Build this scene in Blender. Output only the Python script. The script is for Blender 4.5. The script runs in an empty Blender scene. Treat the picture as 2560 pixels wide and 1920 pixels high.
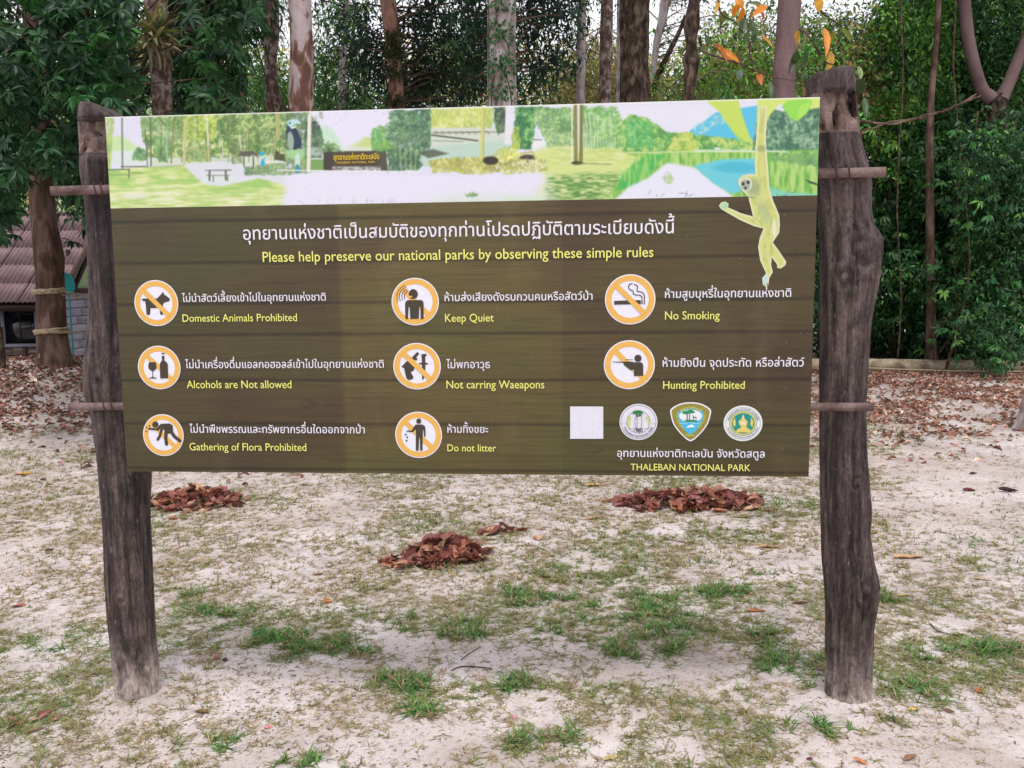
import bpy, math, random
import numpy as np
from mathutils import Vector, Matrix
from math import sin, cos, pi, radians
rng = np.random.default_rng(7)
random.seed(7)
sc = bpy.context.scene
col = sc.collection

# ------------------------------------------------------------------ camera
F_PX, PITCH, ROLL = 2100.0, 0.11211, -0.01006
CAM = np.array([0.0, 0.0, 1.5])
cam = bpy.data.cameras.new('camera')
cam.sensor_width = 36.0
cam.lens = 36.0 * F_PX / 2560.0
cam.clip_start, cam.clip_end = 0.05, 2000.0
co = bpy.data.objects.new('camera', cam)
col.objects.link(co)
cF = np.array([0, cos(PITCH), -sin(PITCH)])
U0 = np.array([0, sin(PITCH), cos(PITCH)]); R0 = np.array([1.0, 0, 0])
cR = cos(ROLL) * R0 + sin(ROLL) * U0
cU = cos(ROLL) * U0 - sin(ROLL) * R0
co.matrix_world = Matrix(((cR[0], cU[0], -cF[0], CAM[0]), (cR[1], cU[1], -cF[1], CAM[1]), (cR[2], cU[2], -cF[2], CAM[2]), (0, 0, 0, 1)))
sc.camera = co
K = 2560 / 2212.0           # measurements below were read on a 2212 px wide view of the photograph
FD = F_PX / K

# ------------------------------------------------------------------ light
SUN_EL, SUN_AZ = radians(70), radians(180)     # sun high, behind the viewer
world = bpy.data.worlds.new("World"); sc.world = world; world.use_nodes = True
nt = world.node_tree; nt.nodes.clear()
sky = nt.nodes.new('ShaderNodeTexSky'); sky.sky_type = 'NISHITA'; sky.sun_disc = False
sky.sun_elevation = SUN_EL; sky.sun_rotation = radians(180); sky.air_density = 1.0; sky.dust_density = 4.0
bw = nt.nodes.new('ShaderNodeMix'); bw.data_type = 'RGBA'; bw.inputs[0].default_value = 0.88
nt.links.new(sky.outputs[0], bw.inputs[6]); bw.inputs[7].default_value = (10.2, 10.0, 10.6, 1)   # overcast veil
bg = nt.nodes.new('ShaderNodeBackground'); bg.inputs[1].default_value = 0.105
out = nt.nodes.new('ShaderNodeOutputWorld')
nt.links.new(bw.outputs[2], bg.inputs[0]); nt.links.new(bg.outputs[0], out.inputs[0])
sun = bpy.data.lights.new('sun', 'SUN'); sun.energy = 1.5; sun.angle = radians(14); sun.color = (1.0, 0.965, 0.92)
so = bpy.data.objects.new('sun', sun); col.objects.link(so)
so.rotation_euler = (-(pi / 2 - SUN_EL), 0, 0)   # light travels down and away from the viewer
so.rotation_euler = (radians(20), 0, 0)
sc.view_settings.view_transform = 'Standard'; sc.view_settings.look = 'None'
sc.view_settings.gamma = 1.0; sc.view_settings.use_curve_mapping = False
sc.view_settings.exposure = 0.3
sc.cycles.max_bounces = 8; sc.cycles.transparent_max_bounces = 8

# ------------------------------------------------------------------ helpers
def lin(r, g=None, b=None):
    c = np.array((r, g, b) if g is not None else r, float) / 255.0
    return np.where(c <= 0.04045, c / 12.92, ((c + 0.055) / 1.055) ** 2.4)

def ray(x, y):
    u = np.asarray(x, float) * K - 1280; v = np.asarray(y, float) * K - 960
    d = u[..., None] * cR - v[..., None] * cU + F_PX * cF
    return d / F_PX
def atY(x, y, Y):
    d = ray(x, y); return CAM + d * (np.asarray(Y, float) / d[..., 1])[..., None]
def proj(P):
    P = np.asarray(P, float) - CAM
    w = P @ cF
    return (1280 + F_PX * (P @ cR) / w) / K, (960 - F_PX * (P @ cU) / w) / K

def _hash(ix, iy, iz, seed):
    h = (ix.astype(np.int64) * 374761393 + iy.astype(np.int64) * 668265263 + iz.astype(np.int64) * 2147483647 + seed * 1274126177) & 0xffffffff
    h = ((h ^ (h >> 13)) * 1274126177) & 0xffffffff
    h = (h ^ (h >> 16)) & 0xffffffff
    return h / 4294967295.0
def vnoise(x, y, z=0.0, seed=0):
    x, y, z = np.broadcast_arrays(np.asarray(x, float), y, z)
    ix, iy, iz = np.floor(x), np.floor(y), np.floor(z)
    fx, fy, fz = x - ix, y - iy, z - iz
    fx = fx * fx * (3 - 2 * fx); fy = fy * fy * (3 - 2 * fy); fz = fz * fz * (3 - 2 * fz)
    r = 0
    for a in (0, 1):
        for b in (0, 1):
            for c in (0, 1):
                w = (fx if a else 1 - fx) * (fy if b else 1 - fy) * (fz if c else 1 - fz)
                r = r + w * _hash(ix + a, iy + b, iz + c, seed)
    return r
def fbm(x, y, z=0.0, seed=0, o=4):
    r = 0; a = 0.5; t = 0
    for i in range(o):
        r = r + a * vnoise(np.asarray(x) * 2 ** i + 17.3 * i, np.asarray(y) * 2 ** i, np.asarray(z) * 2 ** i, seed + i); t += a; a *= 0.5
    return r / t
def sstep(a, b, x):
    t = np.clip((x - a) / (b - a), 0, 1); return t * t * (3 - 2 * t)

def gz(x, y):
    x = np.asarray(x, float); y = np.asarray(y, float)
    z = 0.12 * np.tanh(x / 3.0) * np.exp(-np.maximum(y, 0) / 14.0) - 0.02
    z = z + 0.52 * np.exp(-(((x + 7.6) / 2.6) ** 2 + ((y - 13.6) / 2.6) ** 2))
    z = z - 1.35 * sstep(15, 22, y) * sstep(-3.5, -7, x)
    z = z + 0.035 * (fbm(x * 0.8, y * 0.8, 0, 3) - 0.5) + 0.018 * (fbm(x * 5, y * 5, 0, 5) - 0.5) * np.exp(-y / 20)
    for bx, by in ((-1.473, 3.10), (1.208, 2.88)): r2 = (x - bx) ** 2 + (y - by) ** 2; z = z + .015 * np.exp(-r2 / .02) + .012 * np.exp(-r2 / .09)
    return z
def ground(x, y):
    x = np.asarray(x, float); y = np.asarray(y, float)
    d = ray(x, y); t = np.full(x.shape, 3.0)
    for i in range(60):
        P = CAM + d * t[..., None]
        h = P[..., 2] - gz(P[..., 0], P[..., 1])
        t = t + np.clip(h / np.maximum(-d[..., 2], 0.02) * 0.8, -3, 3)
    P = CAM + d * t[..., None]
    P[..., 2] = gz(P[..., 0], P[..., 1]); return P

def tagp(o, label=None, cat=None, group=None, kind=None):
    if label: o['label'] = label
    if cat: o['category'] = cat
    if group: o['group'] = group
    if kind: o['kind'] = kind
    return o
def mkmesh(name, V, F, colr=None, mat=None, smooth=False, percorner=False):
    V = np.asarray(V, np.float32)
    me = bpy.data.meshes.new(name)
    if isinstance(F, np.ndarray): F = [F]
    F = [f for f in F if len(f)]
    nl = sum(f.size for f in F); npoly = sum(len(f) for f in F)
    me.vertices.add(len(V)); me.vertices.foreach_set('co', V.ravel())
    me.loops.add(nl); me.loops.foreach_set('vertex_index', np.concatenate([f.ravel() for f in F]).astype(np.int32))
    me.polygons.add(npoly)
    tot = np.concatenate([np.full(len(f), f.shape[1]) for f in F])
    me.polygons.foreach_set('loop_start', np.concatenate([[0], np.cumsum(tot)[:-1]]).astype(np.int32))
    if smooth: me.polygons.foreach_set('use_smooth', np.ones(npoly, bool))
    me.update(calc_edges=True)
    if colr is not None:
        at = me.color_attributes.new('Col', 'FLOAT_COLOR', 'POINT')
        c = np.ones((len(V), 4), np.float32); c[:, :3] = colr
        at.data.foreach_set('color', c.ravel())
    if mat: me.materials.append(mat)
    return me
def obj(name, me, parent=None, loc=None):
    o = bpy.data.objects.new(name, me); col.objects.link(o)
    if parent is not None: o.parent = parent
    if loc is not None: o.location = loc
    return o
def empty(name, loc=(0, 0, 0), rz=0.0, parent=None):
    o = bpy.data.objects.new(name, None); col.objects.link(o); o.location = loc; o.rotation_euler = (0, 0, rz); o.empty_display_size = 0.2
    if parent: o.parent = parent
    return o
class MB:
    def __init__(s): s.V = []; s.Q = []; s.T = []; s.C = []; s.n = 0
    def add(s, V, F, c=None):
        V = np.asarray(V, float).reshape(-1, 3); F = np.asarray(F, int)
        (s.Q if F.shape[1] == 4 else s.T).append(F + s.n)
        s.V.append(V); s.n += len(V)
        s.C.append(np.broadcast_to(np.asarray(c if c is not None else (1, 1, 1), float), (len(V), 3)))
    def me(s, name, mat, smooth=False, colr=True):
        F = []
        if s.Q: F.append(np.concatenate(s.Q))
        if s.T: F.append(np.concatenate(s.T))
        return mkmesh(name, np.concatenate(s.V), F, np.concatenate(s.C) if colr else None, mat, smooth)
BOXF = np.array([[0, 1, 3, 2], [4, 6, 7, 5], [0, 4, 5, 1], [2, 3, 7, 6], [0, 2, 6, 4], [1, 5, 7, 3]])
def box(mb, lo, hi, c=None, M=None):
    V = np.array([[x, y, z] for x in (lo[0], hi[0]) for y in (lo[1], hi[1]) for z in (lo[2], hi[2])], float)
    if M is not None: V = V @ M[:3, :3].T + M[:3, 3]
    mb.add(V, BOXF, c)
def bar(mb, a, b, w, h, c=None):
    """box-section bar from a to b"""
    a = np.array(a, float); b = np.array(b, float); d = b - a; L = np.linalg.norm(d); d /= L
    up = np.array([0, 0, 1.0]) if abs(d[2]) < 0.9 else np.array([0, 1.0, 0])
    s = np.cross(d, up); s /= np.linalg.norm(s); u = np.cross(s, d)
    M = np.eye(4); M[:3, 0] = d; M[:3, 1] = s; M[:3, 2] = u; M[:3, 3] = a
    box(mb, (0, -w / 2, -h / 2), (L, w / 2, h / 2), c, M)
def tube(mb, P, R, seg=8, c=None, cap=True, noise=0.0, seed=0, nscale=6.0):
    P = np.asarray(P, float); R = np.broadcast_to(np.asarray(R, float), (len(P),))
    T = np.gradient(P, axis=0); T /= np.linalg.norm(T, axis=1)[:, None] + 1e-9
    ref = np.array([0, 1.0, 0.0]) if abs(T[:, 1]).mean() < 0.8 else np.array([1.0, 0, 0])
    A = np.cross(T, ref); A /= np.linalg.norm(A, axis=1)[:, None] + 1e-9; B = np.cross(A, T)
    th = np.linspace(0, 2 * pi, seg, endpoint=False)
    ring = A[:, None, :] * np.cos(th)[None, :, None] + B[:, None, :] * np.sin(th)[None, :, None]
    rr = R[:, None] * np.ones((1, seg))
    if noise:
        q = P[:, None, :] + ring * R[:, None, None]
        rr = rr * (1 + noise * (fbm(q[..., 0] * nscale, q[..., 1] * nscale, q[..., 2] * nscale * .35, seed, 3) - 0.5) * 2)
    V = (P[:, None, :] + ring * rr[..., None]).reshape(-1, 3)
    n = len(P); i = np.arange(n - 1)[:, None] * seg; j = np.arange(seg)[None, :]
    F = np.stack([i + j, i + (j + 1) % seg, i + seg + (j + 1) % seg, i + seg + j], -1).reshape(-1, 4)
    mb.add(V, F, c)
    if cap:
        for e, k in ((0, 0), (n - 1, 1)):
            Vc = np.vstack([V[e * seg:(e + 1) * seg], P[e]])
            f = np.array([[a, (a + 1) % seg, seg] if k else [(a + 1) % seg, a, seg] for a in range(seg)])
            mb.add(Vc, f, c)
def smoothpath(pts, n):
    pts = np.asarray(pts, float); t = np.linspace(0, len(pts) - 1, n)
    ext = np.vstack([2 * pts[0] - pts[1], pts, 2 * pts[-1] - pts[-2]])
    i = np.minimum(t.astype(int), len(pts) - 2); f = (t - i)[:, None]
    p0, p1, p2, p3 = ext[i], ext[i + 1], ext[i + 2], ext[i + 3]
    return 0.5 * ((2 * p1) + (-p0 + p2) * f + (2 * p0 - 5 * p1 + 4 * p2 - p3) * f ** 2 + (-p0 + 3 * p1 - 3 * p2 + p3) * f ** 3)

def nrm(a): return a / (np.linalg.norm(a, axis=-1, keepdims=True) + 1e-9)
def leaves(mb, P, D, N, L, W, C, detail=0, droop=0.12):
    """many leaf blades: base P, direction D, face normal N, length L, width W, colour C"""
    P = np.asarray(P, float); n = len(P)
    if n == 0: return
    D = nrm(np.asarray(D, float)); S = nrm(np.cross(D, N)); N = np.cross(S, D)
    L = np.broadcast_to(L, (n,))[:, None]; W = np.broadcast_to(W, (n,))[:, None]
    C = np.broadcast_to(C, (n, 3))
    if detail == 0:
        st = [(0, 0, 0), (.45, .5, .06), (.45, 0, -.03), (.45, -.5, .06), (1, 0, -.15)]
        F = [[0, 2, 1], [0, 3, 2], [1, 2, 4], [2, 3, 4]]
    else:
        st = [(0, 0, 0), (.2, .36, .04), (.2, 0, -.02), (.2, -.36, .04), (.5, .5, .02), (.5, 0, -.06), (.5, -.5, .02), (.8, .3, -.08), (.8, 0, -.13), (.8, -.3, -.08), (1, 0, -.24)]
        F = [[0, 2, 1], [0, 3, 2], [1, 2, 5], [1, 5, 4], [2, 3, 6], [2, 6, 5], [4, 5, 8], [4, 8, 7], [5, 6, 9], [5, 9, 8], [7, 8, 10], [8, 9, 10]]
    V = np.stack([P + D * L * a + S * W * b + N * L * (k * droop / 0.12) for a, b, k in st], 1)
    m = len(st); F = np.array(F)
    FF = (np.arange(n)[:, None, None] * m + F[None]).reshape(-1, 3)
    mb.T.append(FF + mb.n); mb.V.append(V.reshape(-1, 3)); mb.n += n * m
    mb.C.append(np.repeat(C, m, 0))
def rdir(n):
    v = rng.normal(size=(n, 3)); return nrm(v)
def rcol(n, base, spread=0.25, hue=0.12):
    base = np.asarray(base, float)
    k = np.exp(rng.normal(0, spread, (n, 1))); h = np.exp(rng.normal(0, hue, (n, 3)))
    return base * k * h
def whorls(mb, C, k, L, W, pal, droop=0.35, detail=0):
    """clusters of k leaves fanning from twig tips C"""
    n = len(C); ax = nrm(rdir(n) * 0.55 + np.array([0, -0.25, 0.7]))
    e1 = nrm(np.cross(ax, rdir(n))); e2 = np.cross(ax, e1)
    wc = np.asarray(pal)[rng.integers(0, len(pal), n)] * np.exp(rng.normal(0, .25, (n, 1)))
    for i in range(k):
        a = 2 * pi * i / k + rng.uniform(-.3, .3, n)
        rad = e1 * np.cos(a)[:, None] + e2 * np.sin(a)[:, None]
        up = rng.uniform(-0.35, 0.55, n)[:, None]
        D = nrm(rad + ax * up + np.array([0, 0, -droop]))
        N = nrm(ax + rad * -up + rdir(n) * 0.15)
        leaves(mb, C + rad * L * .06, D, N, L * rng.uniform(.7, 1.15, n), W * rng.uniform(.8, 1.2, n), wc * np.exp(rng.normal(0, .12, (n, 1))), detail)
def scatter_leaves(mb, C, R, n, L, W, pal, droop=.4, detail=0):
    """n loose leaves in small sprays round clump centres C with radius R"""
    i = rng.integers(0, len(C), n)
    off = rdir(n) * rng.uniform(.15, 1, n)[:, None] ** .6
    P = C[i] + off * np.asarray(R)[i][:, None]
    D = nrm(rdir(n) * .9 + off * .6 + np.array([0, 0, -droop])); N = nrm(rdir(n) * .7 + np.array([0, -0.3, .9]))
    cc = np.asarray(pal)[rng.integers(0, len(pal), len(C))] * np.exp(rng.normal(-.05, .38, (len(C), 1)))
    leaves(mb, P, D, N, L * rng.uniform(.6, 1.25, n), W * rng.uniform(.7, 1.2, n), cc[i] * np.exp(rng.normal(0, .2, (n, 1))) * np.exp(rng.normal(0, .06, (n, 3))), detail)

# ------------------------------------------------------------------ materials
class NT:
    def __init__(s, name, rough=0.7, spec=0.3):
        s.m = bpy.data.materials.new(name); s.m.use_nodes = True; s.t = s.m.node_tree
        s.b = s.t.nodes['Principled BSDF']; s.b.inputs['Roughness'].default_value = rough
        s.b.inputs['Specular IOR Level'].default_value = spec
    def n(s, typ, **kw):
        x = s.t.nodes.new(typ)
        for k, v in kw.items(): setattr(x, k, v)
        return x
    def l(s, a, b): s.t.links.new(a, b)
    def coord(s, scale=(1, 1, 1), kind='Object'):
        tc = s.n('ShaderNodeTexCoord'); mp = s.n('ShaderNodeMapping'); mp.inputs['Scale'].default_value = scale
        s.l(tc.outputs[kind], mp.inputs[0]); return mp.outputs[0]
    def noise(s, co, scale=5, detail=4, rough=.6, dist=0):
        x = s.n('ShaderNodeTexNoise'); s.l(co, x.inputs['Vector']); x.inputs['Scale'].default_value = scale
        x.inputs['Detail'].default_value = detail; x.inputs['Roughness'].default_value = rough; x.inputs['Distortion'].default_value = dist
        return x.outputs['Fac']
    def ramp(s, fac, stops, interp='LINEAR'):
        x = s.n('ShaderNodeValToRGB'); s.l(fac, x.inputs[0]); r = x.color_ramp; r.interpolation = interp
        while len(r.elements) < len(stops): r.elements.new(0.5)
        for e, (p, c) in zip(r.elements, stops):
            e.position = p; e.color = (*(c if hasattr(c, '__len__') else (c, c, c)), 1)
        return x.outputs[0]
    def mix(s, f, a, b, mode='MIX'):
        x = s.n('ShaderNodeMix', data_type='RGBA', blend_type=mode)
        for i, v in ((0, f), (6, a), (7, b)):
            if isinstance(v, bpy.types.NodeSocket): s.l(v, x.inputs[i])
            elif i == 0: x.inputs[0].default_value = v
            else: x.inputs[i].default_value = (*v, 1) if len(v) == 3 else v
        return x.outputs[2]
    def base(s, c):
        if isinstance(c, bpy.types.NodeSocket): s.l(c, s.b.inputs['Base Color'])
        else: s.b.inputs['Base Color'].default_value = (*c, 1)
        return s
    def bump(s, h, strength=.4, dist=.01):
        x = s.n('ShaderNodeBump'); x.inputs['Strength'].default_value = strength; x.inputs['Distance'].default_value = dist
        s.l(h, x.inputs['Height']); s.l(x.outputs[0], s.b.inputs['Normal']); return s
    def attr(s):
        x = s.n('ShaderNodeAttribute'); x.attribute_name = 'Col'; return x.outputs['Color']

def flat(name, c, rough=.6, spec=.3):
    m = NT(name, rough, spec); m.base(tuple(c)); return m.m
def m_leaf(name, rough=.5, trans=.25, spec=.35):
    m = NT(name, rough, spec); a = m.attr()
    v = m.noise(m.coord(), 40, 2); m.base(m.mix(1.0, a, m.ramp(v, [(0.3, .75), (.7, 1.2)]), 'MULTIPLY'))
    tr = m.n('ShaderNodeBsdfTranslucent'); m.l(m.mix(1.0, a, (1.1, 1.3, .6), 'MULTIPLY'), tr.inputs[0])
    ms = m.n('ShaderNodeMixShader'); ms.inputs[0].default_value = trans
    m.l(m.b.outputs[0], ms.inputs[1]); m.l(tr.outputs[0], ms.inputs[2])
    m.l(ms.outputs[0], m.t.nodes['Material Output'].inputs[0]); return m.m
M_LEAF = m_leaf('leaf_green', .42, .24, .32)
M_DRY = m_leaf('leaf_dry', .65, .12, .25)
M_GRASS = m_leaf('grass_blade', .6, .2, .25)
def m_bark(name, stops, scale=6, aspect=.4, fine=(.7, 1.2), bump=.5, rough=.85, crack=0.0):
    m = NT(name, rough, .15); c = m.coord((1, 1, aspect)); c2 = m.coord((1, 1, .15))
    n1 = m.noise(c, scale, 3, .5, .6)
    colr = m.ramp(n1, stops)
    n2 = m.noise(c2, 30, 5, .65); n3 = m.noise(m.coord(), 70, 4, .7)
    colr = m.mix(1.0, colr, m.ramp(n2, [(.25, fine[0]), (.75, fine[1])]), 'MULTIPLY')
    colr = m.mix(1.0, colr, m.ramp(n3, [(.3, .75), (.65, 1.15)]), 'MULTIPLY')
    m.base(colr); h = m.mix(.5, n2, n3); m.bump(h, bump, .02); return m.m
def L(*a): return tuple(lin(*a))
BARK = {
 'mottled': m_bark('bark_mottled', [(.38, L(104, 76, 66)), (.43, L(132, 100, 88)), (.46, L(140, 112, 104)), (.475, L(176, 158, 156)), (.64, L(190, 176, 178))], 4.5, .55, (.82, 1.1), .25),
 'pale': m_bark('bark_pale', [(.35, L(135, 120, 116)), (.5, L(175, 162, 162)), (.62, L(200, 190, 192))], 7, .4, (.75, 1.15), .3),
 'red': m_bark('bark_red', [(.35, L(120, 86, 72)), (.55, L(158, 120, 104)), (.7, L(170, 140, 128))], 6, .5, (.85, 1.1), .2),
 'brown': m_bark('bark_brown', [(.35, L(70, 54, 46)), (.5, L(98, 78, 68)), (.64, L(125, 104, 94))], 8, .3, (.7, 1.15), .5),
 'dark': m_bark('bark_dark', [(.35, L(42, 33, 29)), (.5, L(72, 58, 50)), (.66, L(112, 98, 84))], 14, .5, (.6, 1.25), .9),
 'smooth': m_bark('bark_smooth', [(.35, L(98, 78, 78)), (.6, L(124, 102, 102))], 3, .4, (.9, 1.06), .15),
 'lichen': m_bark('bark_lichen', [(.4, L(92, 74, 68)), (.5, L(122, 100, 92)), (.58, L(152, 138, 132)), (.66, L(172, 162, 158))], 12, .7, (.75, 1.1), .4),
}
M_TWIG = m_bark('twig_bark', [(.4, L(70, 56, 48)), (.6, L(110, 92, 80))], 8, 1, (.8, 1.1), .2)

# sand ground
def m_ground():
    m = NT('sand_ground', .95, .1); co_ = m.coord()
    n0 = m.noise(co_, .45, 4, .55); n1 = m.noise(co_, 2.2, 5, .6); n2 = m.noise(co_, 22, 5, .7); n3 = m.noise(co_, 130, 3, .7); n4 = m.noise(m.coord((1, 1.6, 1)), 55, 3, .6, .8)
    c = m.ramp(n1, [(.3, L(174, 163, 157)), (.5, L(203, 193, 190)), (.68, L(222, 214, 213))])
    c = m.mix(m.ramp(n0, [(.4, 0.0), (.65, .35)]), c, L(186, 165, 152))
    c = m.mix(m.ramp(n2, [(.28, .65), (.48, 0.0)]), c, L(120, 100, 84))
    c = m.mix(m.ramp(n4, [(.33, .8), (.41, 0.0)]), c, L(84, 70, 60))
    c = m.mix(1.0, c, m.ramp(n3, [(.25, .8), (.75, 1.12)]), 'MULTIPLY')
    m.base(c); m.bump(m.mix(.45, n2, n3), .55, .02); return m.m
M_GROUND = m_ground()

# weathered post wood
def m_post(name, dark, light, pink):
    m = NT(name, .62, .3); c = m.coord((1, 1, .06)); c1 = m.coord((1, 1, .3))
    n1 = m.noise(c, 38, 6, .65); n2 = m.noise(c1, 5, 4, .6); n3 = m.noise(m.coord((1, 1, .35)), 60, 4, .7)
    cc = m.ramp(n1, [(.36, dark), (.5, tuple(.5 * (a + b) for a, b in zip(dark, light))), (.66, light)])
    cc = m.mix(m.ramp(n2, [(.42, 0), (.7, .55)]), cc, pink); cc = m.mix(m.ramp(m.noise(m.coord((1, 1, .16)), 7, 4, .6, .5), [(.52, 0), (.6, .75)]), cc, L(44, 33, 38))
    cc = m.mix(m.ramp(n3, [(.62, 0), (.72, .55)]), cc, L(150, 138, 138))
    cc = m.mix(m.ramp(m.noise(m.coord((1, 1, .2)), 11, 3), [(.33, .7), (.45, 0)]), cc, L(34, 26, 28))
    # dried sand splashed on the foot
    tc = m.n('ShaderNodeTexCoord'); sp = m.n('ShaderNodeSeparateXYZ'); m.l(tc.outputs['Object'], sp.inputs[0])
    mr = m.n('ShaderNodeMapRange'); m.l(sp.outputs[2], mr.inputs[0]); mr.inputs[1].default_value = .30; mr.inputs[2].default_value = -.02
    mx = m.n('ShaderNodeMath', operation='MULTIPLY'); m.l(mr.outputs[0], mx.inputs[0]); m.l(m.ramp(m.noise(m.coord((1, 1, .5)), 12, 5, .7), [(.35, .2), (.62, 1.6)]), mx.inputs[1])
    mx2 = m.n('ShaderNodeMath', operation='MULTIPLY', use_clamp=True); m.l(mx.outputs[0], mx2.inputs[0]); m.l(mr.outputs[0], mx2.inputs[1])
    cc = m.mix(mx2.outputs[0], cc, L(168, 154, 148))
    n5 = m.noise(m.coord((1, 1, .45)), 130, 4, .75); cc = m.mix(1.0, cc, m.ramp(n5, [(.32, .45), (.5, 1.0), (.68, 1.45)]), 'MULTIPLY'); n6 = m.noise(m.coord((1, 1, .5)), 24, 5, .7, .4); cc = m.mix(1.0, cc, m.ramp(n6, [(.36, .55), (.5, 1.0), (.62, 1.25)]), 'MULTIPLY')
    m.base(cc); m.bump(m.mix(.5, n1, m.mix(.5, n5, n6)), .95, .010); return m.m
M_POST = m_post('weathered_post_wood', L(34, 27, 26), L(108, 93, 88), L(66, 53, 52))
M_ROT = m_bark('rotten_wood', [(.33, L(84, 66, 62)), (.47, L(134, 112, 106)), (.65, L(164, 144, 138))], 16, .4, (.5, 1.15), .8)
M_BATTEN = m_bark('batten_wood', [(.35, L(88, 70, 68)), (.6, L(132, 112, 108))], 12, 1, (.8, 1.1), .3)

# ------------------------------------------------------------------ ground
def grid_ground():
    t = np.linspace(-1, 1, 361); xs = np.sinh(t * 5.2) / np.sinh(5.2) * 160
    ys = np.concatenate([np.linspace(-60, .8, 14)[:-1], .8 + (np.exp(np.linspace(0, 1, 340) * 5.2) - 1) / (math.exp(5.2) - 1) * 240])
    X, Y = np.meshgrid(xs, ys); Z = gz(X, Y)
    V = np.stack([X, Y, Z], -1).reshape(-1, 3); nx, ny = len(xs), len(ys)
    i = np.arange(ny - 1)[:, None] * nx; j = np.arange(nx - 1)[None]
    F = np.stack([i + j, i + j + 1, i + nx + j + 1, i + nx + j], -1).reshape(-1, 4)
    return mkmesh('ground', V, F, None, M_GROUND, True)
g = obj('ground', grid_ground()); tagp(g, 'pale sandy ground', None, None, 'structure')

# ------------------------------------------------------------------ the sign
PSI, BC, BW, BH = -0.08248, np.array([-0.19713, 2.88289, 1.4826]), 2.4, 1.243
E1 = np.array([cos(PSI), sin(PSI), 0]); EN = np.array([-sin(PSI), cos(PSI), 0])   # along / away from viewer
def B(x, y, off=0.0):
    d = ray(x, y); t = ((BC - CAM) @ EN + off) / (d @ EN); P = CAM + d * t[..., None]
    return np.stack([(P - BC) @ E1, P[..., 2]], -1)
def Binv(s, z, off=0.0):
    P = BC + np.asarray(s)[..., None] * E1 + off * EN; P = P.copy(); P[..., 2] = z
    return proj(P)
sign = empty('information_sign', (BC[0], BC[1], 0), PSI)
tagp(sign, 'wide park rules board with a photo strip, hung between two weathered log posts', 'sign')
Z0, Z1 = BC[2] - BH / 2, BC[2] + BH / 2
zs = float(B(1000, 436)[1])     # lower edge of the printed photo strip

M_INK = {}
def ink(c):
    k = tuple(c)
    if k not in M_INK:
        m = NT('print_ink', .42, .35); n = m.noise(m.coord(), 90, 3)
        m.base(m.mix(1.0, tuple(lin(*c) * .92), m.ramp(n, [(.3, .93), (.7, 1.03)]), 'MULTIPLY')); M_INK[k] = m.m
    return M_INK[k]
def m_printattr(name):
    m = NT(name, .36, .4); m.base(m.attr()); return m.m
M_PRINT = m_printattr('printed_photo')
# backing panel: thin steel sheet with folded edge
mb = MB(); box(mb, (-BW / 2, .0, Z0), (BW / 2, .016, Z1)); 
M_PANELBACK = flat('panel_metal', lin(150, 150, 148), .5)
obj('backing_panel', mb.me('backing_panel', M_PANELBACK, colr=False), sign)
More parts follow.
